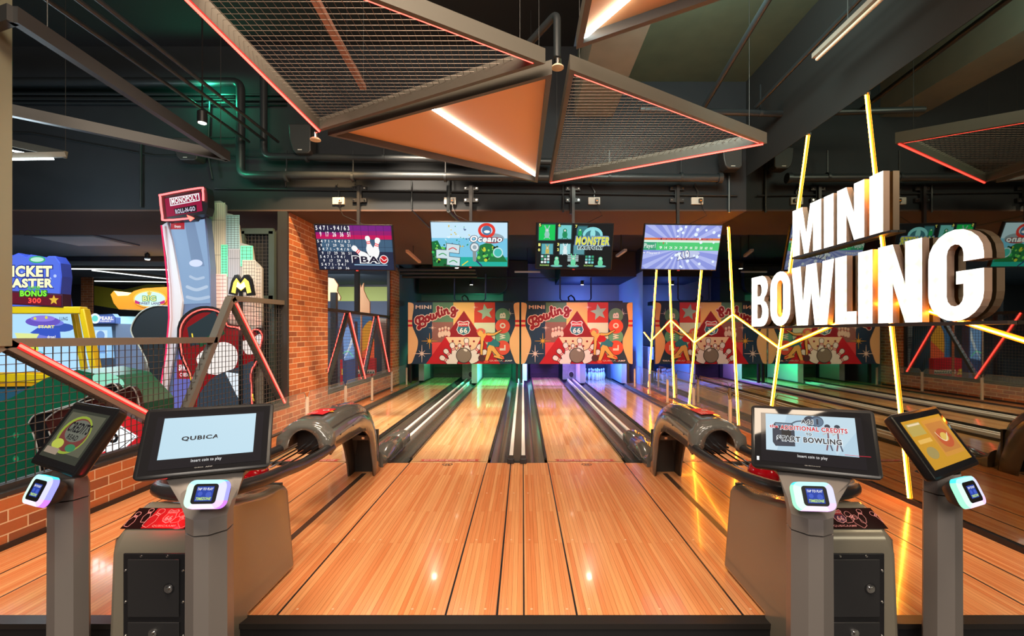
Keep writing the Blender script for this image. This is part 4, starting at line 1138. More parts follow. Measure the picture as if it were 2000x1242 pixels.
for a, c in ((n2, n3), (n4, n5)):
    b = MB(); b.bar((XM, *a), (XM, *c), .05, .05, M_STEEL); b.build('diagonal_bar', t)
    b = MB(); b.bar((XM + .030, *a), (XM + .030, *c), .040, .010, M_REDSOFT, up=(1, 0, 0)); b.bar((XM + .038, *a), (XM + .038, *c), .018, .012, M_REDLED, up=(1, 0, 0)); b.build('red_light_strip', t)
b = MB(); wire_panel(b, 7.05, 10.4, .36, 1.59, .055, M_DWIRE); b.build('wire_mesh', t, smooth=False)

# low clear screens beside the outer gutters
def screen(x, y0, y1, label):
    t = thing('clear_screen', (x, (y0 + y1) / 2, 0), label, 'clear panel')
    b = MB(); b.prism([(x - .004, y, z) for y, z in ((y0 + .02, .10), (y1 - .02, .10), (y1 - .02, .44), (y1 - .06, .49), (y0 + .06, .49), (y0 + .02, .44))], (.008, 0, 0), M_GLASS); b.build('acrylic_panel', t, smooth=False)
    b = MB(); b.tube([(x, y0 + .02, .40), (x, y0 + .02, .44), (x, y0 + .06, .49), (x, y1 - .06, .49), (x, y1 - .02, .44), (x, y1 - .02, .40)], .0045, P('acrylic_edge', s2l(120, 110, 100), .3), 6); b.build('rim', t)


names = ['nearest', 'second', 'third', 'fourth', 'fifth', 'farthest']
ysl = [4.62, 5.87, 7.14, 8.40, 9.66, 10.9]; ysr = [4.45, 5.655, 6.86, 8.10, 9.26, 10.48]
post0 = None
for X, ys, side in ((-2.78, ysl, 'left brick wall'), (2.575, ysr, 'right mirror')):
    for i, y in enumerate(ys):
        lab = '%s short pale post of the clear screens along the %s' % (names[i], side)
        if post0 is None:
            post0 = thing('screen_post', (X, y, 0), lab, 'post', 'posts of the clear lane screens')
            b = MB(); b.box(X - .018, X + .018, y - .014, y + .014, 0, .42, D(205, 190, 170, .4)); b.build('upright', post0, bevel=.003)
            b = MB(); b.box(X - .03, X + .03, y - .025, y + .025, 0, .012, M_STEEL); b.build('foot', post0)
        else: dup(post0, (X, y, 0), lab)
    for i in range(5): screen(X, ys[i] + .02, ys[i + 1] - .02, '%s clear acrylic screen panel along the %s' % (names[i], side))


# ================================================================ RIGHT WALL: AMBER LINES AND LETTERS
XN = 2.836
def onwall(px, py, X=XN):
    Y = F * X / (px - CX); return Vector((X, Y, CZ + (CY - py) * Y / F))


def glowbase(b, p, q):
    o = Vector((XR - .005 - XN, 0, 0)); b.bar(p + o, q + o, .004, .034, M_NEONSOFT, up=(0, 1, 0) if abs((q - p).normalized().y) < .7 else (0, 0, 1))  # wider orange strip imitates the glow around the tube


t = thing('neon_line', onwall(1500, 792), 'amber zigzag light line running across the mirror through the upright lines', 'neon light')
z = [(1257, 649), (1270.4, 666), (1310, 625), (1355.7, 669), (1431, 614), (1522, 680.5), (1739, 585), (2000, 666), (2150, 715)]
for p, q in zip(z, z[1:]):
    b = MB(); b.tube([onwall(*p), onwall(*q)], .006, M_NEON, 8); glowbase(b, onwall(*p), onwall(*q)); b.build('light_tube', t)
dirs = ['farthest upright amber light line, beside the blue wall', 'second farthest upright amber light line, near the fourth television', 'third upright amber light line from the far end, below the fourth television', 'amber light line rising from the right ball return to the beam', 'slanted amber light line passing behind the first letters of both words', 'nearest amber light line, reaching the floor beside the right monitors']
for (p, q), l in zip((((1283, 500), (1265, 769)), ((1305, 500), (1316, 783)), ((1372, 490), (1344, 795)), ((1421, 442), (1441, 838)), ((1576.5, 262), (1492, 890)), ((1690, 183), (1775, 982))), dirs):
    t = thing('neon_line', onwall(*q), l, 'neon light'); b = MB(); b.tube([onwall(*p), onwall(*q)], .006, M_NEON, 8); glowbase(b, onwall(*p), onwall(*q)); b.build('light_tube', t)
    b = MB()
    for e in (p, q): g = onwall(*e); b.box(g.x - .009, XR - .003, g.y - .012, g.y + .012, g.z - .012, g.z + .012, M_DSTEEL)
    b.build('end_holder', t)

M_FACE = P('letter_face', (.9, .9, .9), .5, emit=(1, 1, 1), es=1)
nt = M_FACE.node_tree; bs = nt.nodes['Principled BSDF']
tc = nt.nodes.new('ShaderNodeTexCoord'); vo = nt.nodes.new('ShaderNodeTexVoronoi'); vo.inputs['Scale'].default_value = 8.2; vo.inputs['Randomness'].default_value = .18
mpn = nt.nodes.new('ShaderNodeMapping'); mpn.inputs['Scale'].default_value = (.01, 1, 1)
cr = nt.nodes.new('ShaderNodeValToRGB'); cr.color_ramp.elements[0].position = .28; cr.color_ramp.elements[0].color = (1.0, 1.0, .93, 1)
cr.color_ramp.elements[1].position = .62; cr.color_ramp.elements[1].color = (.35, .43, .34, 1)
nt.links.new(tc.outputs['Object'], mpn.inputs[0]); nt.links.new(mpn.outputs[0], vo.inputs['Vector']); nt.links.new(vo.outputs['Distance'], cr.inputs[0]); nt.links.new(cr.outputs[0], bs.inputs['Emission Color'])
bs.inputs['Emission Strength'].default_value = 2.0


def arc(cx, cy, rx, ry, a0, a1, n=10):
    return [(cx + rx * math.cos(R(a0 + (a1 - a0) * i / n)), cy + ry * math.sin(R(a0 + (a1 - a0) * i / n))) for i in range(n + 1)]


LET = {   # unit outlines (x 0..1, y 0..1)
    'I': [[(0, 0), (1, 0), (1, 1), (0, 1)]],
    'L': [[(0, 0), (1, 0), (1, .18), (.56, .18), (.56, 1), (0, 1)]],
    'N': [[(0, 0), (.36, 0), (.36, .50), (.64, 0), (1, 0), (1, 1), (.64, 1), (.64, .48), (.36, 1), (0, 1)]],
    'M': [[(0, 0), (.27, 0), (.27, .60), (.42, 0), (.58, 0), (.73, .60), (.73, 0), (1, 0), (1, 1), (.64, 1), (.5, .42), (.36, 1), (0, 1)]],
    'W': [[(.14, 0), (.42, 0), (.5, .52), (.58, 0), (.86, 0), (1, 1), (.76, 1), (.70, .40), (.62, 1), (.38, 1), (.30, .40), (.24, 1), (0, 1)]],
    'O': [arc(.5, .70, .5, .30, 0, 180) + arc(.5, .30, .5, .30, 180, 360), (arc(.5, .74, .15, .10, 0, 180, 6) + arc(.5, .26, .15, .10, 180, 360, 6))[::-1]],
    'B': [[(0, 0)] + [(.55, 0)] + arc(.62, .26, .38, .26, -75, 70, 8) + arc(.60, .77, .36, .23, -60, 80, 8) + [(.5, 1), (0, 1)],
          [(.36, .16), (.36, .44), (.52, .44)] + arc(.52, .30, .12, .14, 80, -80, 6) + [(.52, .16)],
          [(.36, .60), (.36, .84), (.50, .84)] + arc(.50, .72, .11, .12, 80, -80, 6) + [(.50, .60)]],
    'G': [[(1, .62)] + [(1, .70)] + arc(.5, .70, .5, .30, 0, 180) + arc(.5, .30, .5, .30, 180, 300, 8) + [(.86, .08), (1, .08), (1, .54), (.52, .54), (.52, .38), (.66, .38), (.66, .26)] + arc(.52, .26, .14, .10, 0, -180, 6)
          + arc(.52, .74, .14, .10, 180, 0, 6) + [(.66, .62)]],
}
LET['G'] = [[(1, .64), (1, .70)] + arc(.5, .70, .5, .30, 0, 180)[1:] + arc(.5, .30, .5, .30, 180, 360, 12)[:-1] + [(1, .30), (1, .54), (.53, .54), (.53, .40), (.66, .40), (.66, .27)] + arc(.51, .27, .15, .11, 0, -180, 6)[1:] + arc(.51, .73, .15, .11, 180, 0, 6) + [(.66, .64)]]


def letter(ch, px0, px1, z0, z1, t):
    XF, XB = 2.785, 2.835
    Y0 = F * XF / (px0 - CX); Y1 = F * XF / (px1 - CX)
    vs, fs = curve_mesh(loops=LET[ch], extrude=.5)
    b = MB(); face = [[], []]
    V = [Vector((XB - (v.z + .5) * (XB - XF), Y0 + (Y1 - Y0) * v.x, z0 + (z1 - z0) * v.y)) for v in vs]
    for f in fs:
        n = (vs[f[1]] - vs[f[0]]).cross(vs[f[2]] - vs[f[0]])
        face[0 if (abs(n.z) > 1e-9 and abs(n.x) + abs(n.y) < 1e-6 and vs[f[0]].z > 0) else 1].append(f)
    b.add(V, face[0], M_FACE); k = b.m(M_SIGNSIDE)
    for f in face[1]: b.f.append(list(f)); b.mi.append(k)
    o = b.build('letter_' + ch.lower(), t, smooth=False, recalc=False)
    return o


t = thing('letter_sign', (2.8, 4.3, 2.0), 'white lit letters spelling MINI, the upper word on the mirror', 'lit sign')
for ch, a, c in (('M', 1548, 1604), ('I', 1609, 1628), ('N', 1635, 1688), ('I', 1698, 1725)): letter(ch, a, c, 2.032, 2.503, t)
b = MB(); b.box(2.79, 2.846, 3.45, 4.72, 2.012, 2.03, M_DSTEEL); b.build('mounting_rail', t)
t = thing('letter_sign', (2.8, 4.1, 1.3), 'white lit letters spelling BOWLING, the lower and larger word on the mirror', 'lit sign')
for ch, a, c in (('B', 1468, 1501), ('O', 1504.4, 1543.7), ('W', 1546, 1629), ('L', 1631, 1673), ('I', 1676, 1704), ('N', 1715, 1801), ('G', 1813, 1922)): letter(ch, a, c, 1.325, 1.915, t)
b = MB(); b.box(2.79, 2.846, 2.62, 5.5, 1.300, 1.322, M_DSTEEL); b.build('mounting_rail', t)


# ================================================================ BALL RETURNS
def ball_return(cx, m, side):
    """m = +1 / -1 mirrors left and right"""
    t = thing('ball_return_hood', (cx, 4.1, 0), 'grey moulded arched ball return hood on the %s approach' % side, 'ball return')
    st = [(2.93, .665, 0, .20, .178), (3.02, .685, 0, .20, .172), (3.25, .70, 0, .205, .165), (3.5, .70, .05, .21, .158), (3.7, .685, .25, .23, .148), (3.87, .63, .52, .25, .138), (4.00, .55, .8, .26, .130), (4.10, .44, 1.1, .27, .124), (4.17, .30, 1.32, .28, .12), (4.22, .15, 1.45, .28, .118), (4.24, .0, 1.57, .27, .118)]
    secs = []
    prof = [(-1, -1), (-1, -.62), (-.97, -.42), (-.80, -.30), (-.72, -.16), (-.5, -.05), (-.2, 0), (.2, 0), (.5, -.05), (.72, -.16), (.80, -.30), (.97, -.42), (1, -.62), (1, -1)]
    for (y, z, a, d, w) in st:
        n = Vector((0, math.sin(a), math.cos(a)))
        secs.append([Vector((cx + w * u, y, max(z, 0))) + n * (d * v) for u, v in prof])
    b = MB(); b.loft(secs, M_GREY, closed=False); b.build('hood_shell', t, solid=.012, recalc=False)
    b = MB()     # liner inside and mouth rim
    s0 = secs[0]; inner = [Vector((cx + (.10 * math.cos(R(180 - 180 * i / 13))), 2.925, .51 + .115 * math.sin(R(180 * i / 13)))) for i in range(14)]
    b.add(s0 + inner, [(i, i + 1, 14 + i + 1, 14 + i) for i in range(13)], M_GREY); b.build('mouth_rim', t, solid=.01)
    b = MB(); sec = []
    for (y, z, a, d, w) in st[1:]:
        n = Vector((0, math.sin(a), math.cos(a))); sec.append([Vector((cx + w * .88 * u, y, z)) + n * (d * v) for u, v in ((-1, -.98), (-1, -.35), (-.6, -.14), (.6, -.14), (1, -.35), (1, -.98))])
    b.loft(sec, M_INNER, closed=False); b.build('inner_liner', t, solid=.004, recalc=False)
    b = MB(); b.box(cx - .10, cx + .10, 4.03, 4.05, .30, .34, M_GREY2); b.box(cx - .012, cx + .012, 4.02, 4.03, .31, .33, M_CHROME); b.build('cross_bar', t); b = MB(); b.box(cx - .108, cx + .108, 4.10, 4.12, 0, .38, M_INNER); b.build('leg_back_panel', t); b = MB(); b.box(cx - .115, cx + .115, 3.08, 3.09, .43, .64, M_BLACK); b.box(cx - .135, cx + .135, 3.09, 3.6, .465, .475, M_BLACK); b.build('mouth_dark_plate', t)  # black plate added to stand for the mouth's dark interior
    b = MB()    # low tail cover over the rails
    sec = []
    for (y, h, w) in ((4.23, .16, .112), (4.30, .10, .112), (4.40, .075, .112), (4.50, .10, .11), (4.62, .125, .105), (4.95, .125, .105), (4.96, .118, .10), (4.97, .125, .105), (5.3, .12, .10)):
        sec.append([Vector((cx + w * u, y, .002 + h * v)) for u, v in ((-1, 0), (-1, .55), (-.8, .85), (-.4, 1), (.4, 1), (.8, .85), (1, .55), (1, 0))])
    b.loft(sec, M_GREY); b.build('tail_cover', t)
    b = MB()
    for s in (-1, 1): b.tube([(cx + s * .135, 4.36, .02), (cx + s * .135, 4.9, .02)], .012, M_BLACK, 8)
    b.build('side_rail', t)
    A = Art(lambda x, y: Vector((cx + x, y, .7012 if abs(x) < .03 else .7012 - (abs(x) - .03) * .1 if abs(x) < .05 else .6992 - (abs(x) - .05) * .15)), (0, 0, 1), eps=.0008)
    A.k = 1
    for i in range(8):
        x0, x1 = -.06 + i * .015, -.06 + (i + 1) * .015
        A.poly([(x0, 3.04 + .03), (x1, 3.04 + .03), (x1, 3.30), (x0, 3.30)], D(214, 30, 44))
    A.L(3).circ(.02, 3.22, .022, D(235, 230, 225)); A.L(4).circ(.02, 3.22, .014, D(150, 120, 110)); A.L(3).poly([(.06, 3.17), (.06, 3.23), (.085, 3.2)], D(240, 170, 50))
    for i in range(3): A.L(3).rect(-.05 + i * .018, 3.08, -.045 + i * .018, 3.16, D(240, 200, 200))
    A.mb.build('warning_sticker', t, recalc=False, smooth=False)
    for s in (-1, 1):
        for (y, z, q) in ((3.1, .56, .170), (3.35, .57, .163)):
            b = MB(); b.lathe([(.006, 0), (.006, .003)], (cx + s * q, y, z), M_BLACK, 8, (s, 0, 0)); b.build('screw', t)

    # rack of padded tube and chrome rods between hood and console
    t = thing('ball_rack', (cx, 2.4, .5), 'black padded tube rack with chrome rods in front of the %s hood' % side, 'ball rack')
    loop = []
    base = [(.155, 2.98, .50), (.16, 2.8, .50), (.175, 2.55, .515), (.20, 2.30, .55), (.205, 2.10, .57), (.15, 1.95, .58), (0, 1.90, .58), (-.15, 1.95, .58), (-.205, 2.10, .57), (-.20, 2.30, .55), (-.175, 2.55, .515), (-.16, 2.8, .50), (-.155, 2.98, .50)]
    b = MB(); b.tube(catmull([(cx + x, y, z) for x, y, z in base], 5), .030, P('black_pad', (.02, .02, .022), .3), 14); b.build('padded_tube', t)
    for x in (-.07, -.03, .03, .07):
        b = MB(); b.tube(catmull([(cx + x * .8, 3.15, .50), (cx + x, 2.9, .485), (cx + x, 2.5, .482), (cx + x, 2.12, .512)], 4), .006, M_CHROME, 8); b.build('chrome_rod', t)
    for yy, zz in ((2.72, .47), (2.38, .455)):
        b = MB(); b.bar((cx - .15, yy, zz), (cx + .15, yy, zz), .02, .02, M_DSTEEL); b.build('cross_brace', t)
    # balls
    for i, (x, y) in enumerate(((-.09 * m * -1 * -1, 2.22), (.09 * m * -1 * -1, 2.14))):
        b = MB(); r = .072; c = Vector((cx + x, y, .492 + r))
        b.lathe([(max(.001, r * math.sin(R(a))), -r * math.cos(R(a))) for a in range(0, 181, 10)], c, M_BALL, 28)
        tag(b.build('bowling_ball', ang=80), 'red bowling ball on the %s ball rack, the one %s' % (side, 'nearer the middle lanes' if x * (-m) > 0 else 'farther from the middle lanes'), 'bowling ball')

    # console
    t = thing('ball_console', (cx, 1.95, FZ), 'grey floor console with black locked doors and %s pin graphic' % ('a red-lit' if m < 0 else 'a dark'), 'ball return console')
    body = [(1.75, FZ), (1.75, .40), (1.757, .445), (1.775, .475), (1.865, .535), (1.90, .545), (1.94, .53), (2.2, .475), (2.34, .47), (2.385, .455), (2.41, .42), (2.42, .0025), (2.02, .0025), (2.02, FZ)]
    b = MB()
    def xs(z_, y): return .203 - max(0, z_) * .055 - (.012 if z_ > .44 else 0)
    L_ = [Vector((cx - xs(z_, y), y, z_)) for y, z_ in body]; R_ = [Vector((cx + xs(z_, y), y, z_)) for y, z_ in body]
    b.loft([L_, R_], M_SHELLG); b.build('body_shell', t, bevel=.026)
    b = MB(); b.box(cx - .12, cx + .12, 1.742, 1.75, FZ, .405, M_BLACK); b.build('door_frame', t, bevel=.003)
    b = MB(); b.box(cx - .098, cx + .098, 1.736, 1.742, .165, .385, P('door_black', (.022, .022, .024), .5)); d = b.build('door', t, bevel=.002)
    q = MB(); q.lathe([(.016, 0), (.016, .004), (.009, .005), (.009, .012)], (cx + .06, 1.736, .275), M_CHROME, 16, (0, -1, 0)); q.lathe([(.021, -.001), (.021, .002)], (cx + .06, 1.736, .275), M_BLACK, 16, (0, -1, 0)); tag(q.build('lock', d), 'chrome round lock')
    b = MB(); b.box(cx - .098, cx + .098, 1.736, 1.742, -.17, .145, P('door_black', (.022, .022, .024), .5)); d = b.build('door', t, bevel=.002)
    q = MB(); q.lathe([(.016, 0), (.016, .004), (.009, .005), (.009, .012)], (cx - .0, 1.736, .105), M_CHROME, 16, (0, -1, 0)); tag(q.build('lock', d), 'chrome round lock')
    for x, z_ in ((-.05, .395), (.05, .395), (-.11, .34), (.11, .34), (-.11, .09), (.11, .09), (-.11, .22), (.11, .22)):
        b = MB(); b.lathe([(.005, 0), (.004, .003)], (cx + x, 1.742, z_), M_CHROME, 8, (0, -1, 0)); b.build('bolt', t)
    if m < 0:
        lamp('POINT', (cx + .02, 1.775, .54), None, .5, (1, .02, .03), .006)  # small red lamp added for the glow on the console front
    # sloping graphic
    Y0, Z0, Y1, Z1 = 1.780, .482, 1.858, .534
    nn = Vector((0, -(Z1 - Z0), (Y1 - Y0))).normalized()
    A = Art(plane((cx - .165, Y1, Z1), (.33, 0, 0), (0, Y0 - Y1, Z0 - Z1), 0, 330, 0, 94), nn, eps=.0006); A.k = 4
    bgc = P('graphic_red_glow', s2l(120, 10, 18), .25, emit=(1, .03, .03), es=.35) if m < 0 else P('graphic_dark', s2l(40, 16, 16), .25)  # left graphic has the red glow put into its colour and emission
    A.poly([(12, 0), (318, 0), (330, 94), (0, 94)], D(30, 8, 10, .3))
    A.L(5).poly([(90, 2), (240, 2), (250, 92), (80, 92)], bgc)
    pk = D(225, 150, 150, .4)
    for (x, y, h, r) in ((30, 20, 66, .2), (70, 4, 62, 0), (118, 6, 84, .35), (200, 20, 80, -.6), (262, 8, 62, .2), (300, 22, 64, -.9), (236, 40, 60, 1.2)):
        prof = [(0, 0), (.1, .02), (.16, .12), (.10, .33), (.22, .62), (.15, .96), (.12, 1)]
        pts = prof + [(-a_, b_) for a_, b_ in prof[::-1][:-1]]; c_, s_ = math.cos(r), math.sin(r)
        q_ = [(x + (a_ * c_ - b_ * s_) * h, y + (a_ * s_ + b_ * c_) * h) for a_, b_ in pts]
        q_ = [(max(4, min(326, u)), max(2, min(92, v))) for u, v in q_]
        A.L(7).stroke(q_, 1.8, pk, False, True)
        for kk in (.27, .35):
            e0 = (x + (-.1 * c_ - kk * s_) * h, y + (-.1 * s_ + kk * c_) * h); e1 = (x + (.1 * c_ - kk * s_) * h, y + (.1 * s_ + kk * c_) * h)
            if max(e0[1], e1[1]) < 92 and min(e0[0], e1[0]) > 3 and max(e0[0], e1[0]) < 327: A.stroke([e0, e1], 3, pk, False, round=False)
    shield(A, 165, 40, 52, 62, 8, D(230, 160, 160), D(150, 20, 30), D(70, 30, 60) if m > 0 else D(160, 20, 30))
    A.L(8).text('QUBICAAMF', 120, 78, 212, 88, pk, .01)
    A.mb.build('graphic_panel', t, recalc=False, smooth=False)


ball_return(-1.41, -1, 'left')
ball_return(1.265, 1, 'right')


# ================================================================ MONITOR PEDESTALS
def rrect(w, h, r, n=5):
    out = []
    for cx, cy, a in ((w / 2 - r, h / 2 - r, 0), (-w / 2 + r, h / 2 - r, 90), (-w / 2 + r, -h / 2 + r, 180), (w / 2 - r, -h / 2 + r, 270)):
        out += [(cx + r * math.cos(R(a + 90 * i / n)), cy + r * math.sin(R(a + 90 * i / n))) for i in range(n + 1)]
    return out


def pedestal(label, c, yaw, tilt, roll, w, h, post, art, reader, rdr_yaw, lit_rect, rs=1.0):
    c = Vector(c); r, u, n = axes(yaw, tilt, roll); px, py = post
    t = thing('monitor_pedestal', (px, py, FZ), label, 'monitor stand')
    # post: chamfered column widening into a neck
    b = MB()
    ang = yaw * .5
    def sec(x, y, z_, a, bb, ch=.35):
        pts = [(-a, -bb * ch), (-a * ch, -bb), (a * ch, -bb), (a, -bb * ch), (a, bb * .6), (a * .6, bb), (-a * .6, bb), (-a, bb * .6)]
        return [Vector((x + p * math.cos(ang) - q * math.sin(ang), y + p * math.sin(ang) + q * math.cos(ang), z_)) for p, q in pts]
    b.loft([sec(px, py, FZ, .064, .055), sec(px, py, .60, .061, .053)], M_GREY2); b.build('post', t)
    b = MB(); b.loft([sec(px, py, FZ, .10, .10), sec(px, py, FZ + .02, .10, .10), sec(px, py, FZ + .03, .085, .085)], M_DSTEEL); b.build('base_plate', t)
    bk = c - u * h * .30 - n * .075
    lo = c - u * h * .50 - n * .05
    b = MB(); b.loft([sec(px, py, .605, .061, .053), sec(px, py, .655, .061, .052), sec(px * .7 + lo.x * .3, py * .7 + lo.y * .3, .685, .078 if rs == 1 else .068, .042), [lo + r * (p * (2.3 if rs == 1 else 1.5)) + n * (q * .5) for p, q in ((-.05, -.035), (-.035, -.045), (.035, -.045), (.05, -.035), (.05, .02), (.035, .03), (-.035, .03), (-.05, .02))],
        [bk + r * (p * (3.2 if rs == 1 else 2.4)) + n * (q * .5) for p, q in ((-.05, -.035), (-.035, -.045), (.035, -.045), (.05, -.035), (.05, .02), (.035, .03), (-.035, .03), (-.05, .02))]], M_GREY2); b.build('neck', t)
    b = MB(); o = rrect(w, h, .016)
    secs = [[c + r * (x * k) + u * (y * k) + n * d for x, y in o] for d, k in ((-.042, .93), (-.034, .97), (-.008, 1), (-.002, 1), (0, .985))]
    b.loft(secs, M_SHELL); mo = b.build('monitor', t, ang=50)
    O = c - r * (w * .5 - .012) + u * (h * .5 - .012)
    A = Art(plane(O, r * (w - .024), -u * (h - .024), 0, 1000, 0, 600), n, eps=.0005)
    A.k = 1; A.rect(0, 0, 1000, 600, P('screen_glass', (.012, .012, .014), .03, spec=.4)); A.k = 3
    art(A); A.mb.build('display', mo, recalc=False, smooth=False)
    # card reader
    rc, ry, rt = Vector(reader), rdr_yaw, .42
    r2, u2, n2 = axes(ry, rt)
    o = rrect(.125 * rs, .088 * rs, .024 * rs)
    b = MB(); b.loft([[rc + r2 * x * k + u2 * y * k + n2 * d for x, y in o] for d, k in ((-.06, .6), (-.035, .85), (-.018, .98), (-.015, 1.0))], M_DSTEEL); rd = b.build('card_reader', t, ang=60)
    b = MB()
    i_ = rrect(.076 * rs, .060 * rs, .010 * rs); o2 = rrect(.125 * rs, .088 * rs, .024 * rs)
    cols = []
    def ringcol(a):
        k = (math.sin(a) + 1) / 2
        return (.45 + .35 * k, .45 + .25 * (1 - k), 1)
    N = len(o)
    for k0 in range(N):
        a, bq = k0, (k0 + 1) % N; ang_ = math.atan2(o[a][1], o[a][0])
        col = ((70, 220, 235) if ang_ > .6 and ang_ < 2.6 else (150, 255, 190) if abs(ang_) > 2.4 else (196, 120, 255) if ang_ < -.4 and ang_ > -1.6 else (150, 150, 255) if ang_ > -.4 else (240, 190, 255))
        for (d0, k1, P0, d1, k2, P1) in ((-.015, 1, o2, .004, .97, o2), (.004, .97, o2, .008, 1, i_)):
            p = [rc + r2 * P0[a][0] * k1 + u2 * P0[a][1] * k1 + n2 * d0, rc + r2 * P0[bq][0] * k1 + u2 * P0[bq][1] * k1 + n2 * d0, rc + r2 * P1[bq][0] * k2 + u2 * P1[bq][1] * k2 + n2 * d1, rc + r2 * P1[a][0] * k2 + u2 * P1[a][1] * k2 + n2 * d1]
            b.add(p, [(0, 1, 2, 3)], G(*col, 1.5) if P1 is o2 else G(*[int(v * .35 + 160) if v * .35 + 160 < 250 else 250 for v in col], 1.25))
    b.build('light_ring', rd, recalc=False)
    b = MB(); b.loft([[rc + r2 * x + u2 * y + n2 * d for x, y in i_] for d in (-.01, .0085)], M_SHELL)
    A = Art(plane(rc - r2 * .026 + u2 * .022, r2 * .052, -u2 * .044, 0, 100, 0, 90), n2, b, .0004); A.mp = plane(rc - r2 * .026 + u2 * .022 + n2 * .009, r2 * .052, -u2 * .044, 0, 100, 0, 90)
    A.rect(0, 0, 100, 90, G(44, 70, 170)); A.L(2).circ(25, 45, 14, G(70, 96, 200)); A.circ(75, 50, 17, G(70, 96, 200)); A.L(3).text('TAP TO PLAY', 4, 8, 96, 24, WH, .03, shear=.2); A.text('TIMEZONE', 6, 66, 94, 84, G(200, 235, 120), .04, shear=.2)
    b.build('reader_screen', rd, recalc=False, smooth=False)
    return t


def art_logo(A):
    A.rect(70, 60, 950, 560, P('panel_dark', (.014, .014, .018), .06, spec=.2)); A.L(4).rect(125, 75, 880, 470, G(190, 222, 238, 1.0))
    A.L(6).text('QUBICA', 285, 266, 585, 314, G(14, 18, 30), .035); A.L(7).poly([(562, 262), (600, 262), (600, 316), (578, 316)], G(190, 222, 238, 1.0))
    A.L(6).text('Insert coin to play', 385, 488, 625, 525, G(235, 235, 235), .008)
    A.L(6).text('QUBICA', 420, 566, 490, 576, D(150, 150, 150)); A.text('AMF', 505, 566, 560, 576, D(170, 170, 170))


def art_credits(A):
    A.rect(60, 50, 920, 560, P('panel_dark', (.014, .014, .018), .06, spec=.2)); A.L(4).rect(105, 60, 870, 445, G(176, 206, 224, 1.0))
    A.L(5).poly([(105, 60), (300, 60), (200, 445), (105, 445)], G(196, 222, 236, 1.0)); A.poly([(600, 60), (870, 60), (870, 200), (700, 445)], G(190, 216, 230, 1.0))
    nv = G(40, 52, 70); A.L(6)
    A.poly([(190, 150), (340, 150), (360, 190), (360, 390), (190, 400), (165, 360), (165, 190)], nv); A.L(7).rect(245, 210, 330, 330, G(16, 20, 28)); A.L(7).poly([(190, 160), (330, 160), (345, 180), (195, 185)], G(110, 140, 165))
    A.L(6).circ(495, 115, 52, nv); A.circ(555, 118, 58, G(60, 80, 104)); A.L(7).circ(560, 122, 46, G(90, 116, 140)); A.L(8).text('I', 552, 92, 568, 150, nv, .1)
    A.L(7).stroke([(440, 120), (380, 130), (340, 155)], 14, G(70, 90, 110))
    for x in (640, 720): A.L(6).stroke([(x, 190), (x, 290), (x - 18, 400)], 12, G(120, 70, 80)); A.stroke([(x, 290), (x + 26, 400)], 12, G(70, 80, 100)); A.circ(x, 165, 24, nv); A.L(7).stroke([(x - 40, 250), (x, 225), (x + 42, 235)], 8, G(200, 180, 170))
    o = G(235, 242, 246); k = G(30, 34, 44); rd = G(205, 24, 44)
    for txt, a, b_, c_, d, m in (('Add', 420, 105, 520, 150, k), ('the', 140, 178, 215, 212, rd), ('ADDITIONAL CREDITS', 235, 178, 800, 225, rd), ('TO', 455, 245, 505, 272, k), ('START BOWLING', 205, 290, 745, 345, k)):
        A.L(9).text(txt, a - 6, b_ - 5, c_ + 6, d + 5, o, .1); A.L(10).text(txt, a, b_, c_, d, m, .035)
    A.L(9).text('Insert coin to play', 375, 470, 620, 506, G(235, 235, 235), .008); A.L(6).rect(20, 520, 42, 560, WH)
    A.L(5).rect(760, 430, 960, 434, G(220, 30, 60))
    A.L(9).text('QUBICAAMF', 430, 566, 560, 576, D(150, 150, 150))


def art_side_left(A):
    A.rect(60, 50, 940, 540, G(60, 62, 52, .9)); A.L(4).rect(110, 80, 900, 470, G(96, 96, 78, .9)); A.L(5)
    A.ell(480, 290, 330, 190, G(150, 170, 60, .9)); A.L(6).ell(500, 290, 290, 165, G(120, 60, 56, .9)); A.L(7).ell(520, 250, 250, 110, G(110, 112, 100, .9))
    A.L(9).text('CREDITS', 290, 170, 770, 270, G(24, 24, 28), .03, rot=.0, shear=.2); A.L(9).text('READ', 400, 290, 640, 340, G(24, 24, 28), .02)
    A.L(8).ell(300, 400, 130, 50, G(190, 200, 80, .9)); A.L(8).ell(620, 410, 110, 36, G(60, 130, 90, .9)); A.L(9).rect(120, 440, 430, 500, G(170, 150, 130, .8))
    A.L(6).text('Insert coin', 150, 455, 380, 490, WH, 0)


def art_side_right(A):
    A.rect(60, 60, 940, 545, G(206, 150, 40, .95)); A.L(4).rect(90, 90, 400, 220, G(190, 170, 90, .9)); A.rect(450, 90, 900, 470, G(216, 150, 60, .9))
    A.L(5).rect(480, 130, 880, 430, G(200, 130, 60, .9)); A.L(6).ell(690, 300, 150, 100, G(200, 90, 50, .9)); A.L(7).ell(690, 290, 80, 46, G(226, 190, 90, .9)); A.stroke([(560, 230), (600, 300), (680, 330), (790, 260)], 10, G(240, 225, 190))
    A.L(6).rect(120, 260, 400, 300, G(226, 180, 90)); A.L(7).rect(120, 100, 380, 120, G(240, 220, 180, .9)); A.L(6).ell(240, 400, 110, 60, G(170, 150, 90, .9))


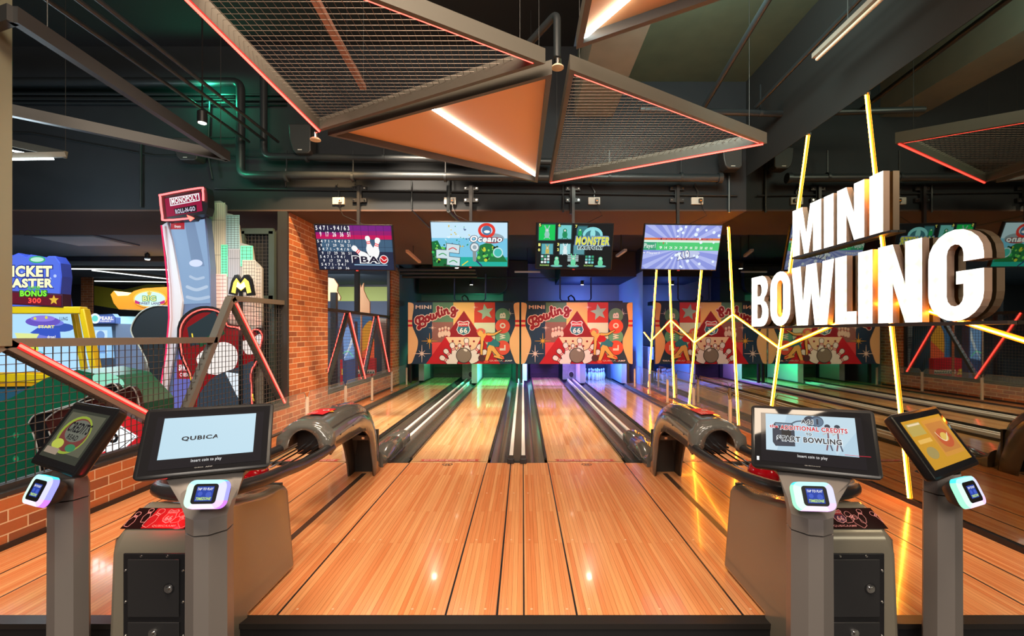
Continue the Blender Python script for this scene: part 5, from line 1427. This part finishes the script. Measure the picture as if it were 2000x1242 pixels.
pedestal('grey pedestal with a wide monitor showing a light blue screen, left side', (-1.145, 1.66, .865), .40, .56, 0, .405, .257, (-1.034, 1.50), art_logo, (-.998, 1.435, .742), .05, None)
pedestal('grey pedestal with a wide monitor about adding credits, right side', (1.10, 1.735, .845), -.52, .57, .03, .41, .26, (.947, 1.50), art_credits, (.918, 1.435, .735), -.08, None)
pedestal('outermost left pedestal with its monitor turned toward the brick wall', (-1.80, 1.826, .836), -.49, .548, 0, .42, .27, (-1.79, 1.79), art_side_left, (-1.775, 1.67, .672), -.40, None, 1.2)
pedestal('outermost right pedestal with its amber monitor turned toward the mirror', (1.714, 1.886, .806), .51, .581, .01, .44, .27, (1.71, 1.85), art_side_right, (1.66, 1.69, .66), .42, None, 1.2)


# ================================================================ ARCADE SIDE
def board(name, pts, Y, d, mat, parent, art=None, eps=.0012, label=None):
    b = MB(); b.prism([at(x, y, Y) for x, y in pts], (0, d, 0), mat)
    o = b.build(name, parent, smooth=False)
    if label: o['label'] = label
    return o


def art_part(name, Y, parent, fn, k=2, eps=.0012):
    A = Art(facing(Y), (0, -1, 0), eps=eps); A.k = k; fn(A); return A.mb.build(name, parent, recalc=False, smooth=False)


# --- ticket game at far left
Y = 5.15
t = thing('arcade_machine', at(40, 900, Y), 'yellow framed ticket arcade machine with a blue lit header, far left', 'arcade machine')
hd = [(-70, 600), (-70, 520), (-40, 498), (0, 494), (22, 500), (36, 494), (52, 502), (60, 497), (75, 500), (85, 506), (95, 500), (108, 500), (118, 514), (121, 540), (118, 575), (122, 600)]
board('header_sign', hd, Y, .12, D(60, 80, 190), t)
def f(A):
    c = sum(p[0] for p in hd) / len(hd), 550
    A.poly([(c[0] + (x - c[0]) * .98, c[1] + (y - c[1]) * .96) for x, y in hd], G(84, 112, 226, 1.1))
    rnd = random.Random(2)
    for i in range(26): A.L(3).circ(rnd.uniform(-60, 116), rnd.uniform(505, 590), rnd.uniform(1, 4), rnd.choice([G(120, 150, 240), G(70, 60, 180), G(190, 210, 255)]), 8)
    for (s, a, b_, c_, d) in (('TICKET', 5, 519, 103, 541), ('BLASTER', -2, 544, 105, 562)):
        A.L(5).text(s, a - 2, b_ - 2, c_ + 2, d + 2, G(40, 50, 140), .11); A.L(6).text(s, a, b_, c_, d, G(252, 250, 190, 1.2), .05)
    A.L(5).ell(74, 507, 16, 7, G(60, 180, 120)); A.L(6).ell(74, 507, 13, 4.5, G(190, 240, 220))
art_part('header_print', Y, t, f)
board('bonus_panel', [(-70, 562), (122, 574), (122, 600), (-70, 590)], Y - .06, .10, D(60, 20, 50), t)
def f(A):
    A.poly([(-70, 565), (120, 577), (120, 598), (-70, 587)], G(104, 20, 40)); A.L(3).text('SUPER', 55, 559, 80, 566, G(90, 200, 60), .05); A.text('BONUS', 38, 566, 94, 580, G(30, 90, 30), .12); A.L(4).text('BONUS', 40, 567, 92, 579, G(130, 230, 60, 1.2), .05)
    A.L(4).text('300', 56, 582, 81, 592, G(255, 70, 60, 1.6), .03); A.star(106, 586, 10, 4.5, G(236, 190, 60))
art_part('bonus_print', Y - .062, t, f)
yel = D(226, 190, 20, .35)
b = MB(); tl, tr, br = at(-70, 606, Y), at(164, 606, Y), at(192, 740, Y)
b.bar(tl, tr, .10, .08, yel); b.bar(at(164, 604, Y), br, .08, .07, yel); b.bar(at(145, 608, Y + .5), at(168, 740, Y + .5), .06, .05, yel); b.bar(at(-70, 735, Y), br, .12, .10, yel); b.build('frame', t, bevel=.01)
board('cabinet_base', [(-70, 742), (194, 742), (198, 899), (-70, 899)], Y - .02, .9, D(40, 92, 116), t)
board('yellow_band', [(-70, 728), (195, 726), (196, 752), (-70, 756)], Y - .05, .05, D(226, 160, 20, .35), t)
b = MB(); v = [at(-70, 612, Y + .6), at(170, 612, Y + .6), at(190, 730, Y + .6), at(-70, 730, Y + .6)]; b.add(v, [(0, 1, 2, 3)], G(170, 214, 246, 1.15)); b.build('lit_interior', t, recalc=False)
def f(A):
    rnd = random.Random(11); A.L(3)
    for i in range(9): A.L(3 + i % 3).ell(rnd.uniform(-40, 150), rnd.uniform(622, 715), rnd.uniform(10, 26), rnd.uniform(5, 12), rnd.choice([G(120, 130, 230), G(90, 200, 220), G(240, 250, 255, 1.2), G(210, 230, 80), G(60, 90, 180)]), 14)
    A.L(7).ell(85, 628, 34, 10, G(110, 90, 200)); A.L(8).ell(85, 622, 24, 6, G(150, 130, 230)); A.circ(70, 622, 3, G(220, 220, 90), 8); A.circ(92, 620, 3, G(220, 220, 90), 8)
    A.L(7).poly([(75, 640), (118, 640), (120, 662), (60, 650)], G(60, 90, 200)); A.L(8).text('START', 76, 635, 108, 641, G(240, 230, 150), .06); A.L(7).poly([(30, 650), (78, 652), (68, 668), (36, 664)], G(220, 230, 150, 1.1)); A.L(9).text('LUNG', 118, 619, 134, 626, G(60, 70, 90), .02)
    A.L(8).text('drop!', 94, 655, 110, 662, WH, .03)
art_part('play_scene', Y + .55, t, f)
b = MB(); b.box(-5.1, -4.98, Y - .08, Y - .02, .62, .68, D(220, 60, 60)); b.build('button_box', t, bevel=.01)
# --- pair of prize machines behind
Y = 8.2
for i, (x0, x1, lab) in enumerate(((112, 168, 'white lit prize machine behind the yellow ticket machine, the left of two'), (172, 226, 'white lit prize machine behind the ticket machine, the right of two'))):
    t = thing('arcade_machine', at((x0 + x1) / 2, 745, Y), lab, 'arcade machine', 'small white prize machines')
    board('cabinet', [(x0, 632), (x1, 632), (x1 + 1, 807), (x0 - 1, 807)], Y, .6, D(120, 140, 170), t)
    board('header_sign', [(x0, 615), (x1 - 6, 613), (x1, 620), (x1, 632), (x0, 632)], Y - .05, .1, D(90, 120, 190), t)
    def f(A):
        A.rect(x0 + 18, 617, x1 - 2, 630, G(110, 130, 210, 1.1)); A.L(3).text('PEARL', x0 + 22, 618, x1 - 4, 625, WH, .05); A.text('FISHERY', x0 + 24, 626, x1 - 8, 629, WH, .03); A.L(3).circ(x0 + 14, 622, 10, G(230, 245, 255, 1.1)); A.L(4).circ(x0 + 14, 622, 6, G(110, 220, 210, 1.1))
    art_part('header_print', Y - .05, t, f)
    def f(A):
        A.poly([(x0 + 6, 638), (x1 - 8, 638), (x1 - 2, 700), (x0 + 4, 700)], G(150, 200, 240, 1.1)); A.L(3).rect(x0 + 14, 645, x1 - 16, 690, G(196, 226, 250, 1.15)); A.L(4).ell((x0 + x1) / 2 - 2, 655, 8, 9, G(120, 160, 220)); A.rect((x0 + x1) / 2 - 10, 670, (x0 + x1) / 2 + 8, 690, G(120, 165, 225))
    art_part('lit_window', Y, t, f)
# --- orange sweet machine
Y = 8.9
t = thing('arcade_machine', at(275, 740, Y), 'orange topped sweet pusher machine with an oval lit sign', 'arcade machine')
board('orange_canopy', [(216, 575), (222, 568), (230, 578), (250, 577), (262, 568), (280, 563), (330, 560), (345, 570), (345, 606), (232, 604), (222, 592)], Y, .5, D(226, 130, 30, .35), t)
def f(A):
    A.ell(293, 584, 33, 17, D(250, 150, 40)); A.L(3).ell(293, 584, 30, 14.5, G(206, 240, 232, 1.15)); A.L(4).text('BIG', 278, 577, 306, 589, G(50, 150, 90), .1); A.L(5).text('BIG', 279, 578, 305, 588, G(236, 240, 160), .04); A.L(5).text('SWEET LAND', 272, 590, 314, 595, G(90, 60, 130), .03)
    A.L(4).poly([(264, 586), (274, 590), (272, 594), (264, 592)], G(210, 50, 130)); A.poly([(322, 586), (312, 590), (314, 594), (322, 592)], G(210, 50, 130)); A.L(4).star(292, 573, 6, 3, G(240, 210, 80))
art_part('sign_print', Y - .01, t, f)
b = MB(); b.lathe([(.26, 0), (.26, .62)], at(262, 678, Y + .4), P('clear_drum', s2l(190, 230, 235), .1, emit=s2l(150, 220, 225), es=.55), 24); b.build('lit_drum', t)
board('cabinet', [(222, 676), (300, 676), (300, 794), (222, 794)], Y, .7, D(196, 184, 170), t)
def f(A):
    A.rect(224, 700, 262, 708, D(226, 150, 40)); A.L(3).text('BIG', 234, 712, 254, 722, D(60, 60, 60), .05); A.text('SWEET LAND', 232, 724, 256, 728, D(120, 60, 60)); A.rect(224, 735, 262, 742, D(160, 96, 60))
art_part('cabinet_print', Y, t, f)
# --- tall coin pusher with sign
Y = 5.58
t = thing('arcade_machine', at(355, 820, Y), 'tall white curved arcade tower with a red lit sign on top', 'arcade machine')
side = [(316, 440), (326, 434), (336, 470), (345, 520), (356, 588), (350, 640), (338, 700), (326, 760), (312, 830), (306, 885), (292, 885), (310, 780), (322, 700), (330, 620), (330, 560), (325, 500)]
board('side_rail', side, Y - .03, .12, D(206, 206, 214, .4), t)
b = MB(); b.tube([at(x, y, Y - .06) for x, y in ((315, 440), (322, 500), (328, 560), (330, 620), (324, 690), (308, 790), (300, 830))], .008, G(230, 40, 90, 1.3), 8); b.build('pink_edge_light', t)
body_ = [(326, 434), (402, 424), (407, 470), (411, 520), (412, 598), (408, 650), (405, 885), (308, 885), (326, 760), (338, 700), (350, 640), (356, 588)]
board('screen_body', body_, Y, .10, D(90, 110, 150, .4), t)
def f(A):
    A.poly([(332, 436), (400, 428), (408, 520), (411, 592), (358, 594), (346, 520)], G(140, 170, 206, 1.0)); A.L(3).poly([(360, 430), (380, 430), (400, 520), (376, 520)], G(120, 145, 180)); A.ell(383, 514, 13, 7, G(200, 210, 240, 1.2)); A.L(3).stroke([(372, 540), (384, 545), (398, 542)], 5, G(180, 200, 225)); A.stroke([(366, 560), (384, 566), (404, 560)], 6, G(186, 205, 228)); A.stroke([(366, 580), (386, 584), (408, 580)], 6, G(180, 200, 225))
    A.L(4).rect(334, 434, 361, 448, G(176, 40, 50)); A.L(5).text('Empty', 342, 440, 354, 446, WH, .02)
art_part('screen_print', Y, t, f)
def f(A):
    A.L(3).rect(346, 702, 376, 740, G(176, 30, 44)); A.L(5).text('SWIPE', 350, 712, 374, 724, WH, .05); A.text('CREDIT', 352, 728, 374, 735, WH, .02); A.L(2).poly([(352, 660), (404, 660), (402, 745), (400, 825), (326, 825), (340, 745)], G(110, 112, 190, .9))
art_part('lower_print', Y, t, f)
sg = [(312, 381), (316, 378), (394, 364), (402, 366), (405, 378), (406, 404), (402, 418), (380, 420), (374, 428), (320, 432), (315, 428)]
o = board('top_sign', sg, Y - .16, .12, D(34, 30, 36, .4), t)
def f(A):
    A.poly([(322, 388), (392, 375), (396, 412), (326, 424)], G(150, 18, 60, 1.0)); A.L(3).poly([(331, 387), (389, 377), (391, 392), (333, 403)], G(240, 235, 240)); A.L(4).poly([(333, 389), (387, 379.5), (389, 390.5), (335, 400.5)], G(150, 18, 60)); A.L(5).text('MONOPOLY', 335, 384, 387, 395, WH, .04, rot=-.18)
    A.L(3).poly([(340, 408), (384, 400), (385, 413), (343, 419)], G(24, 24, 28)); A.L(5).text('ROLL-N-GO', 343, 406, 382, 415, G(210, 200, 220), .04, rot=-.17)
art_part('sign_print', Y - .16, t, f)
b = MB(); b.tube([at(x, y, Y - .18) for x, y in catmull([(374, 426), (322, 430), (317, 422), (313, 385), (318, 380), (390, 367), (396, 372), (397, 392)], 3)], .011, P('sign_neon', (.1, 0, 0), .4, emit=(1, .10, .10), es=4), 8)
b.prism([at(x, y, Y - .18) for x, y in ((366, 420), (376, 424), (372, 432), (380, 426))], (0, -.01, 0), M_REDLED); b.build('red_neon', t)
# --- skyline board
Y = 5.69
t = thing('skyline_cutout', at(460, 700, Y), 'silver cutout of skyscrapers lit green and red behind the arcade tower', 'display board')
ol = [(408, 879), (408, 393), (430, 392), (441, 400), (441, 416), (452, 418), (460, 424), (466, 440), (470, 474), (492, 480), (496, 508), (505, 516), (512, 524), (512, 879)]
board('skyline_board', ol, Y, .03, D(168, 168, 164, .45, metal=.3), t)
def f(A):
    A.L(1)
    def tower(x0, y0, x1, y1, base, line, nx, ny, L):
        A.L(L).rect(x0, y0, x1, y1, base)
        for i in range(nx): x = x0 + (x1 - x0) * (i + .5) / nx; A.L(L + 1).rect(x - .35, y0 + 2, x + .35, y1, line)
        for j in range(ny): y = y0 + (y1 - y0) * (j + .5) / ny; A.L(L + 1).rect(x0 + 1, y - .35, x1 - 1, y + .35, line)
    dk = D(84, 88, 90); lt = D(190, 190, 180)
    tower(409, 396, 440, 600, D(206, 204, 184), dk, 8, 3, 1)
    tower(442, 420, 468, 500, D(150, 190, 198), dk, 4, 18, 1)
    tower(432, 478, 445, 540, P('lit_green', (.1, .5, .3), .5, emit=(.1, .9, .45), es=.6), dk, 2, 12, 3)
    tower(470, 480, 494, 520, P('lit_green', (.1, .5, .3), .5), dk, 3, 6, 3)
    tower(446, 486, 470, 600, D(170, 176, 190), dk, 7, 3, 5)
    tower(474, 508, 500, 640, D(200, 196, 186), dk, 5, 20, 5); tower(494, 522, 511, 700, D(196, 190, 180), dk, 3, 26, 3)
    tower(412, 535, 444, 690, D(214, 200, 198), D(150, 80, 80), 2, 22, 7); tower(446, 600, 474, 700, D(206, 190, 186), D(140, 90, 90), 4, 14, 7)
art_part('skyline_print', Y, t, f, 1)
lamp('POINT', at(418, 520, 5.25), None, 1.2, (.8, .95, 1), .02)
lamp('POINT', at(455, 640, 5.40), None, 4, (1, .15, .12), .02)
t = thing('lit_letter', at(470, 575, 5.44), 'yellow lit letter M in front of the skyscraper cutout', 'lit sign')
mo_ = [(446, 574), (452, 548), (458, 537), (464, 536), (470, 546), (476, 537), (484, 536), (490, 545), (496, 576), (482, 578), (480, 570), (462, 570), (460, 577)]
board('letter_back', mo_, 5.44, .04, M_SHELL, t); b = MB(); b.box(at(471, 0, 5.46).x - .02, at(471, 0, 5.46).x + .02, 5.445, 5.465, FZ, 1.74, M_SHELL); b.build('letter_post', t)
art_part('letter_face', 5.44, t, lambda A: (A.poly([(452, 571), (456, 552), (462, 543), (470, 554), (478, 543), (486, 550), (491, 571), (483, 573), (480, 560), (471, 568), (462, 560), (460, 573)], G(255, 226, 90, 1.8)), A.L(3).poly([(462, 560), (464, 550), (470, 556), (477, 550), (480, 560), (471, 566)], G(255, 250, 200, 2))))
# --- rounded neon board (plain)
Y = 5.50
t = thing('neon_board', at(430, 830, Y), 'black rounded board outlined with red neon in front of the arcade tower', 'display board')
ol = catmull([(346, 640), (362, 612), (392, 598), (425, 602), (440, 620), (446, 632), (468, 636), (490, 650), (500, 640), (513, 642), (518, 655), (512, 680), (506, 705), (494, 730), (496, 780), (490, 888), (378, 888), (374, 760), (362, 720), (350, 690)], 3, True)
board('board', ol, Y, .03, M_SHELL, t)
cxm, cym = 430, 720
b = MB(); b.tube([at(cxm + (x - cxm) * .93, cym + (y - cym) * .95, Y - .015) for x, y in ol], .0075, P('soft_neon', (.1, 0, 0), .4, emit=(1, .09, .07), es=3), 6, closed=True); b.build('red_neon', t)
def f(A):
    A.poly([(cxm + (x - cxm) * .86, cym + (y - cym) * .9) for x, y in ol], G(150, 14, 22, .8))
    A.L(3).poly([(366, 640), (420, 606), (436, 650), (398, 672), (372, 676)], G(44, 60, 66, .8)); A.L(4).poly([(386, 668), (436, 640), (440, 652), (392, 678)], G(30, 84, 50, .8))
    A.L(4).poly(catmull([(384, 700), (410, 676), (440, 668), (462, 682), (462, 712), (440, 730), (404, 728)], 4, True), G(240, 232, 226, 1.1)); A.poly(catmull([(474, 668), (492, 662), (508, 652), (510, 668), (498, 690), (480, 690)], 4, True), G(240, 225, 218, 1.1))
    A.L(5).poly(catmull([(390, 770), (420, 735), (470, 716), (496, 706), (490, 740), (478, 826), (392, 826), (386, 800)], 4, True), G(54, 66, 78, .9)); A.L(6).poly([(440, 726), (470, 730), (474, 790), (462, 770)], G(226, 236, 244, 1.1))
    for x, y in ((376, 652), (372, 730), (470, 640), (494, 770)): A.L(6).stroke([(x, y), (x + 2, y + 12)], 2.4, G(250, 210, 60, 1.3), False)
art_part('board_print', Y, t, f)
# --- black wavy side panels
Y = 5.7
t = thing('side_panel', at(300, 860, Y), 'black wavy panel with a pale edge left of the arcade tower', 'display board')
ol = catmull([(332, 598), (300, 598), (272, 612), (256, 640), (262, 662), (274, 680), (290, 720), (286, 780), (294, 875), (332, 875)], 4)
b = MB(); b.prism([at(x, y, Y) for x, y in ol], (0, .05, 0), D(26, 34, 40)); b.build('panel', t, smooth=False)
b = MB(); b.tube([at(x, y, Y - .01) for x, y in ol[:-3]], .008, D(190, 200, 196, .3), 6); b.build('edge_trim', t)
# --- green pusher island behind the mesh
Y = 4.35
t = thing('arcade_machine', at(130, 940, Y), 'green arcade island with pale mint oval lit panels behind the mesh', 'arcade machine')
gb = [(-60, 800), (20, 778), (90, 738), (150, 722), (210, 735), (262, 790), (262, 945), (-60, 945)]
board('cabinet', gb, Y, .5, D(14, 92, 62, .4), t)
def f(A):
    mint = G(150, 226, 196, 1.05)
    A.ell(122, 772, 64, 34, mint, 32, -.33); A.L(4)
    ink = G(20, 90, 66, .8)
    for c_ in ((118, 772), (144, 776)): A.stroke([(c_[0] + 9 * math.cos(i), c_[1] + 7 * math.sin(i)) for i in range(6)], 2.2, ink, True, True)
    A.stroke([(92, 788), (108, 776), (130, 768), (150, 768)], 2.5, ink); A.stroke([(96, 770), (110, 766), (120, 774)], 2, ink); A.stroke([(190, 730), (205, 742), (222, 746)], 2, ink)
    
    art_part('lit_panel', Y, t, f)
for yy in (850, 896): art_part('round_button', Y, t, lambda A: (A.L(3).circ(32, yy, 6, G(30, 120, 80)), A.L(5).circ(32, yy, 2, G(230, 60, 60, 1.3))))
art_part('lit_panel', Y, t, lambda A: A.ell(212, 744, 32, 15, G(150, 226, 196, 1.05), 24, .25))
t = thing('seat_shell', at(100, 960, 3.95), 'black and dark red wavy panels in front of the green arcade island', 'display board')
for i, (dx, m_) in enumerate(((0, M_SHELL), (32, D(70, 30, 26, .35)))):
    ol = catmull([(56 + dx, 826 - i * 4), (66 + dx, 812), (90 + dx, 804 - i * 6), (150 + dx, 786 - i * 6), (205 + dx, 754 + i * 8), (226 + dx, 752 + i * 4), (240 + dx, 790), (246 + dx, 880), (240 + dx, 930)], 4) + [(90 + dx, 960)] + catmull([(80 + dx, 930), (72 + dx, 870), (56 + dx, 826 - i * 4)], 4)
    b = MB(); b.prism([at(x, y, 4.05 - i * .12) for x, y in ol], (0, .05, 0), m_); o = b.build('shell', t, smooth=False)
    b = MB(); b.tube([at(x, y, 4.04 - i * .12) for x, y in ol[:-2]], .006, D(190, 190, 186, .3), 6); b.build('edge_trim', o)
t = thing('diamond_sign', at(225, 890, 3.72), 'white diamond GO sign on a red panel behind the mesh', 'lit sign')
board('red_panel', [(180, 812), (292, 816), (292, 990), (186, 990)], 3.78, .05, P('glow_red', (.5, .01, .02), .3, emit=(1, .03, .04), es=.4), t)
art_part('diamond_face', 3.78, t, lambda A: (A.poly([(190, 898), (190, 850), (232, 828), (270, 852), (236, 882)], G(240, 244, 246, 1.2)), A.L(3).stroke([(196, 890), (234, 876), (264, 852), (234, 834)], 1.6, G(20, 20, 24), False), A.L(3).text('GO', 192, 846, 232, 866, G(20, 20, 24), .08, rot=-.1), A.L(3).poly([(190, 892), (206, 880), (214, 896), (190, 905)], G(220, 30, 40))))
# --- dark mesh cage next to the pillar
Y = 5.745
t = thing('mesh_screen', at(520, 850, Y), 'tall dark frame filled with black wire mesh left of the brick pillar', 'mesh screen')
b = MB()
for x in (474, 532): b.bar(at(x, 452, Y), at(x, 840, Y), .07, .05, D(52, 66, 62), up=(0, 1, 0))
for y in (452, 583, 840): b.bar(at(474, y, Y), at(535, y, Y), .05, .07, D(52, 66, 62))
b.build('frame', t)
b = MB()
a0 = at(478, 456, Y); a1 = at(530, 838, Y); x = a0.x
while x < a1.x: b.bar((x, Y, a0.z), (x, Y, a1.z), .004, .004, M_DWIRE, up=(0, 1, 0)); x += .045
z_ = a1.z
while z_ < a0.z: b.bar((a0.x, Y + .003, z_), (a1.x, Y + .003, z_), .004, .004, M_DWIRE); z_ += .045
b.build('wire_mesh', t, smooth=False)
b = MB(); b.box(a0.x - .05, -3.13, Y + .06, Y + .075, FZ, a0.z + .05, M_DARKC); b.build('back_sheet', t, smooth=False)
# --- things seen through the far window
Y = 10.65
t = thing('arcade_machine', at(706, 770, Y), 'cream arcade cabinet with vents seen through the far mesh window', 'arcade machine')
board('cabinet', [(726, 620), (754, 622), (754, 771), (726, 771)], Y, .5, D(226, 214, 190), t)
def f(A):
    for i in range(7): A.rect(736, 658 + i * 3.4, 744, 659.6 + i * 3.4, D(80, 70, 60))
    for i in range(3): A.rect(736, 728 + i * 3.4, 744, 729.6 + i * 3.4, D(80, 70, 60))
art_part('vents', Y, t, f)
t = thing('arcade_machine', at(680, 770, 9.6), 'blue and orange curved arcade cabinet with a red front in the far window', 'arcade machine')
board('cabinet', [(693, 620), (726, 618), (732, 700), (732, 778), (693, 778)], 10.0, .5, D(44, 104, 150, .4), t)
art_part('cabinet_print', 10.0, t, lambda A: (A.poly(catmull([(704, 700), (704, 660), (712, 636), (728, 630), (731, 700)], 4), G(226, 150, 40, .9)), A.L(3).poly([(705, 690), (731, 665), (731, 705), (704, 705)], G(230, 90, 50, .9))))
board('red_front', [(664, 702), (690, 698), (732, 700), (732, 780), (664, 780)], 9.85, .12, D(206, 30, 40, .35), t)
art_part('front_print', 9.85, t, lambda A: (A.text('ER', 667, 720, 688, 732, D(240, 190, 60), .08), A.L(3).poly([(690, 722), (732, 722), (732, 730), (690, 730)], D(226, 206, 180)), [A.L(4).poly([(692 + i * 5, 729), (694.5 + i * 5, 724), (697 + i * 5, 729)], D(20, 100, 90)) for i in range(8)]))
t = thing('pinball_backbox', at(682, 770, 9.3), 'pale blue lit playfield glass with white drawings in the far window', 'arcade machine')
board('backbox', [(668, 640), (693, 628), (694, 700), (694, 788), (670, 788)], 9.3, .15, D(70, 96, 150), t)
art_part('playfield', 9.3, t, lambda A: (A.poly([(670, 642), (692, 632), (692, 700), (672, 704)], G(120, 160, 214, 1.1)), [A.L(3).stroke([(672 + i * 3, 700 - i * 7), (684 + i, 680 - i * 6), (691, 660 - i * 3)], .9, WH) for i in range(6)], A.L(3).stroke([(670, 690), (680, 686), (690, 696)], 1.2, G(120, 255, 160))))
for i, (pts, lab) in enumerate((([(641, 542), (652, 544), (660, 556), (658, 568), (665, 580), (664, 586), (641, 588)], 'cut-out wooden animal shape at the near edge of the far window'), ([(693, 570), (700, 556), (702, 552), (705, 562), (710, 552), (710, 566), (716, 580), (722, 590), (722, 612), (693, 608)], 'cut-out wooden horse head shape behind the post of the far window'))):
    b = MB(); b.prism([at(x, y, 9.6) for x, y in pts], (0, .05, 0), D(226, 176, 128)); 
    if i: b.tube([at(706, 610, 9.63), at(706, 783, 9.63)], .02, D(200, 150, 110), 8)
    else: b.tube([at(650, 586, 9.63), at(650, 783, 9.63)], .02, D(200, 150, 110), 8)
    tag(b.build('wooden_cutout'), lab, 'wooden figure')
b = MB(); b.box(*[v for v in (at(645, 0, 9.0).x, at(656, 0, 9.0).x)], 9.0, 9.1, FZ, 2.05, M_BLACK); tag(b.build('display_stand'), 'black upright stand in front of the wooden shape in the far window', 'stand')
# --- arcade ceiling details and brick pier
b = MB(); b.box(at(158, 0, 13).x, at(180, 0, 13).x, 13, 13.04, FZ, 2.84, M_BRICK); struct(b.build('wall_back.003', smooth=False))
t = thing('ceiling_vent', at(125, 460, 7.4), 'square ceiling air vent over the ticket machine', 'air vent')
b = MB(); vx0, vx1 = -8.0, -6.9; b.box(vx0, vx1, 7.3, 8.2, 2.815, 2.84, D(90, 100, 110)); b.build('vent_frame', t)
b = MB(); b.box(vx0 + .06, vx1 - .06, 7.36, 8.14, 2.805, 2.815, D(170, 180, 184)); b.build('vent_panel', t)
def st(x, y): return at(x, y, 1.515 * F / (CY - y))


for (p, q, l) in ((st(180, 528), st(330, 545), 'long white light strip on the arcade ceiling, slanting right'), (st(185, 549), st(330, 551), 'white light strip low in front of the yellow wall'), (st(120, 525), st(330, 527), 'white light strip across the arcade ceiling above the slanting one')):
    t = thing('light_strip', p, l, 'ceiling light'); b = MB(); b.bar(p + Vector((0, 0, .04)), q + Vector((0, 0, .04)), .06, .05, M_STEEL); b.build('channel', t)
    b = MB(); b.bar(p, q, .03, .02, P('strip_glow', (1, 1, 1), .5, emit=(.9, 1, .95), es=2.2)); b.build('diffuser', t)
b = MB(); b.tube([at(-50, 447, 6.9), at(330, 447, 6.9)], .02, M_PIPE, 8); tag(b.build('ceiling_pipe'), 'thin pipe under the arcade ceiling edge above the vent', 'pipe')
b = MB(); b.bar((-15.9, 9.5, 2.80), (-3.2, 9.5, 2.78), .12, .08, M_WALLD); tag(b.build('ceiling_duct'), 'dark cable duct crossing the arcade ceiling', 'duct')
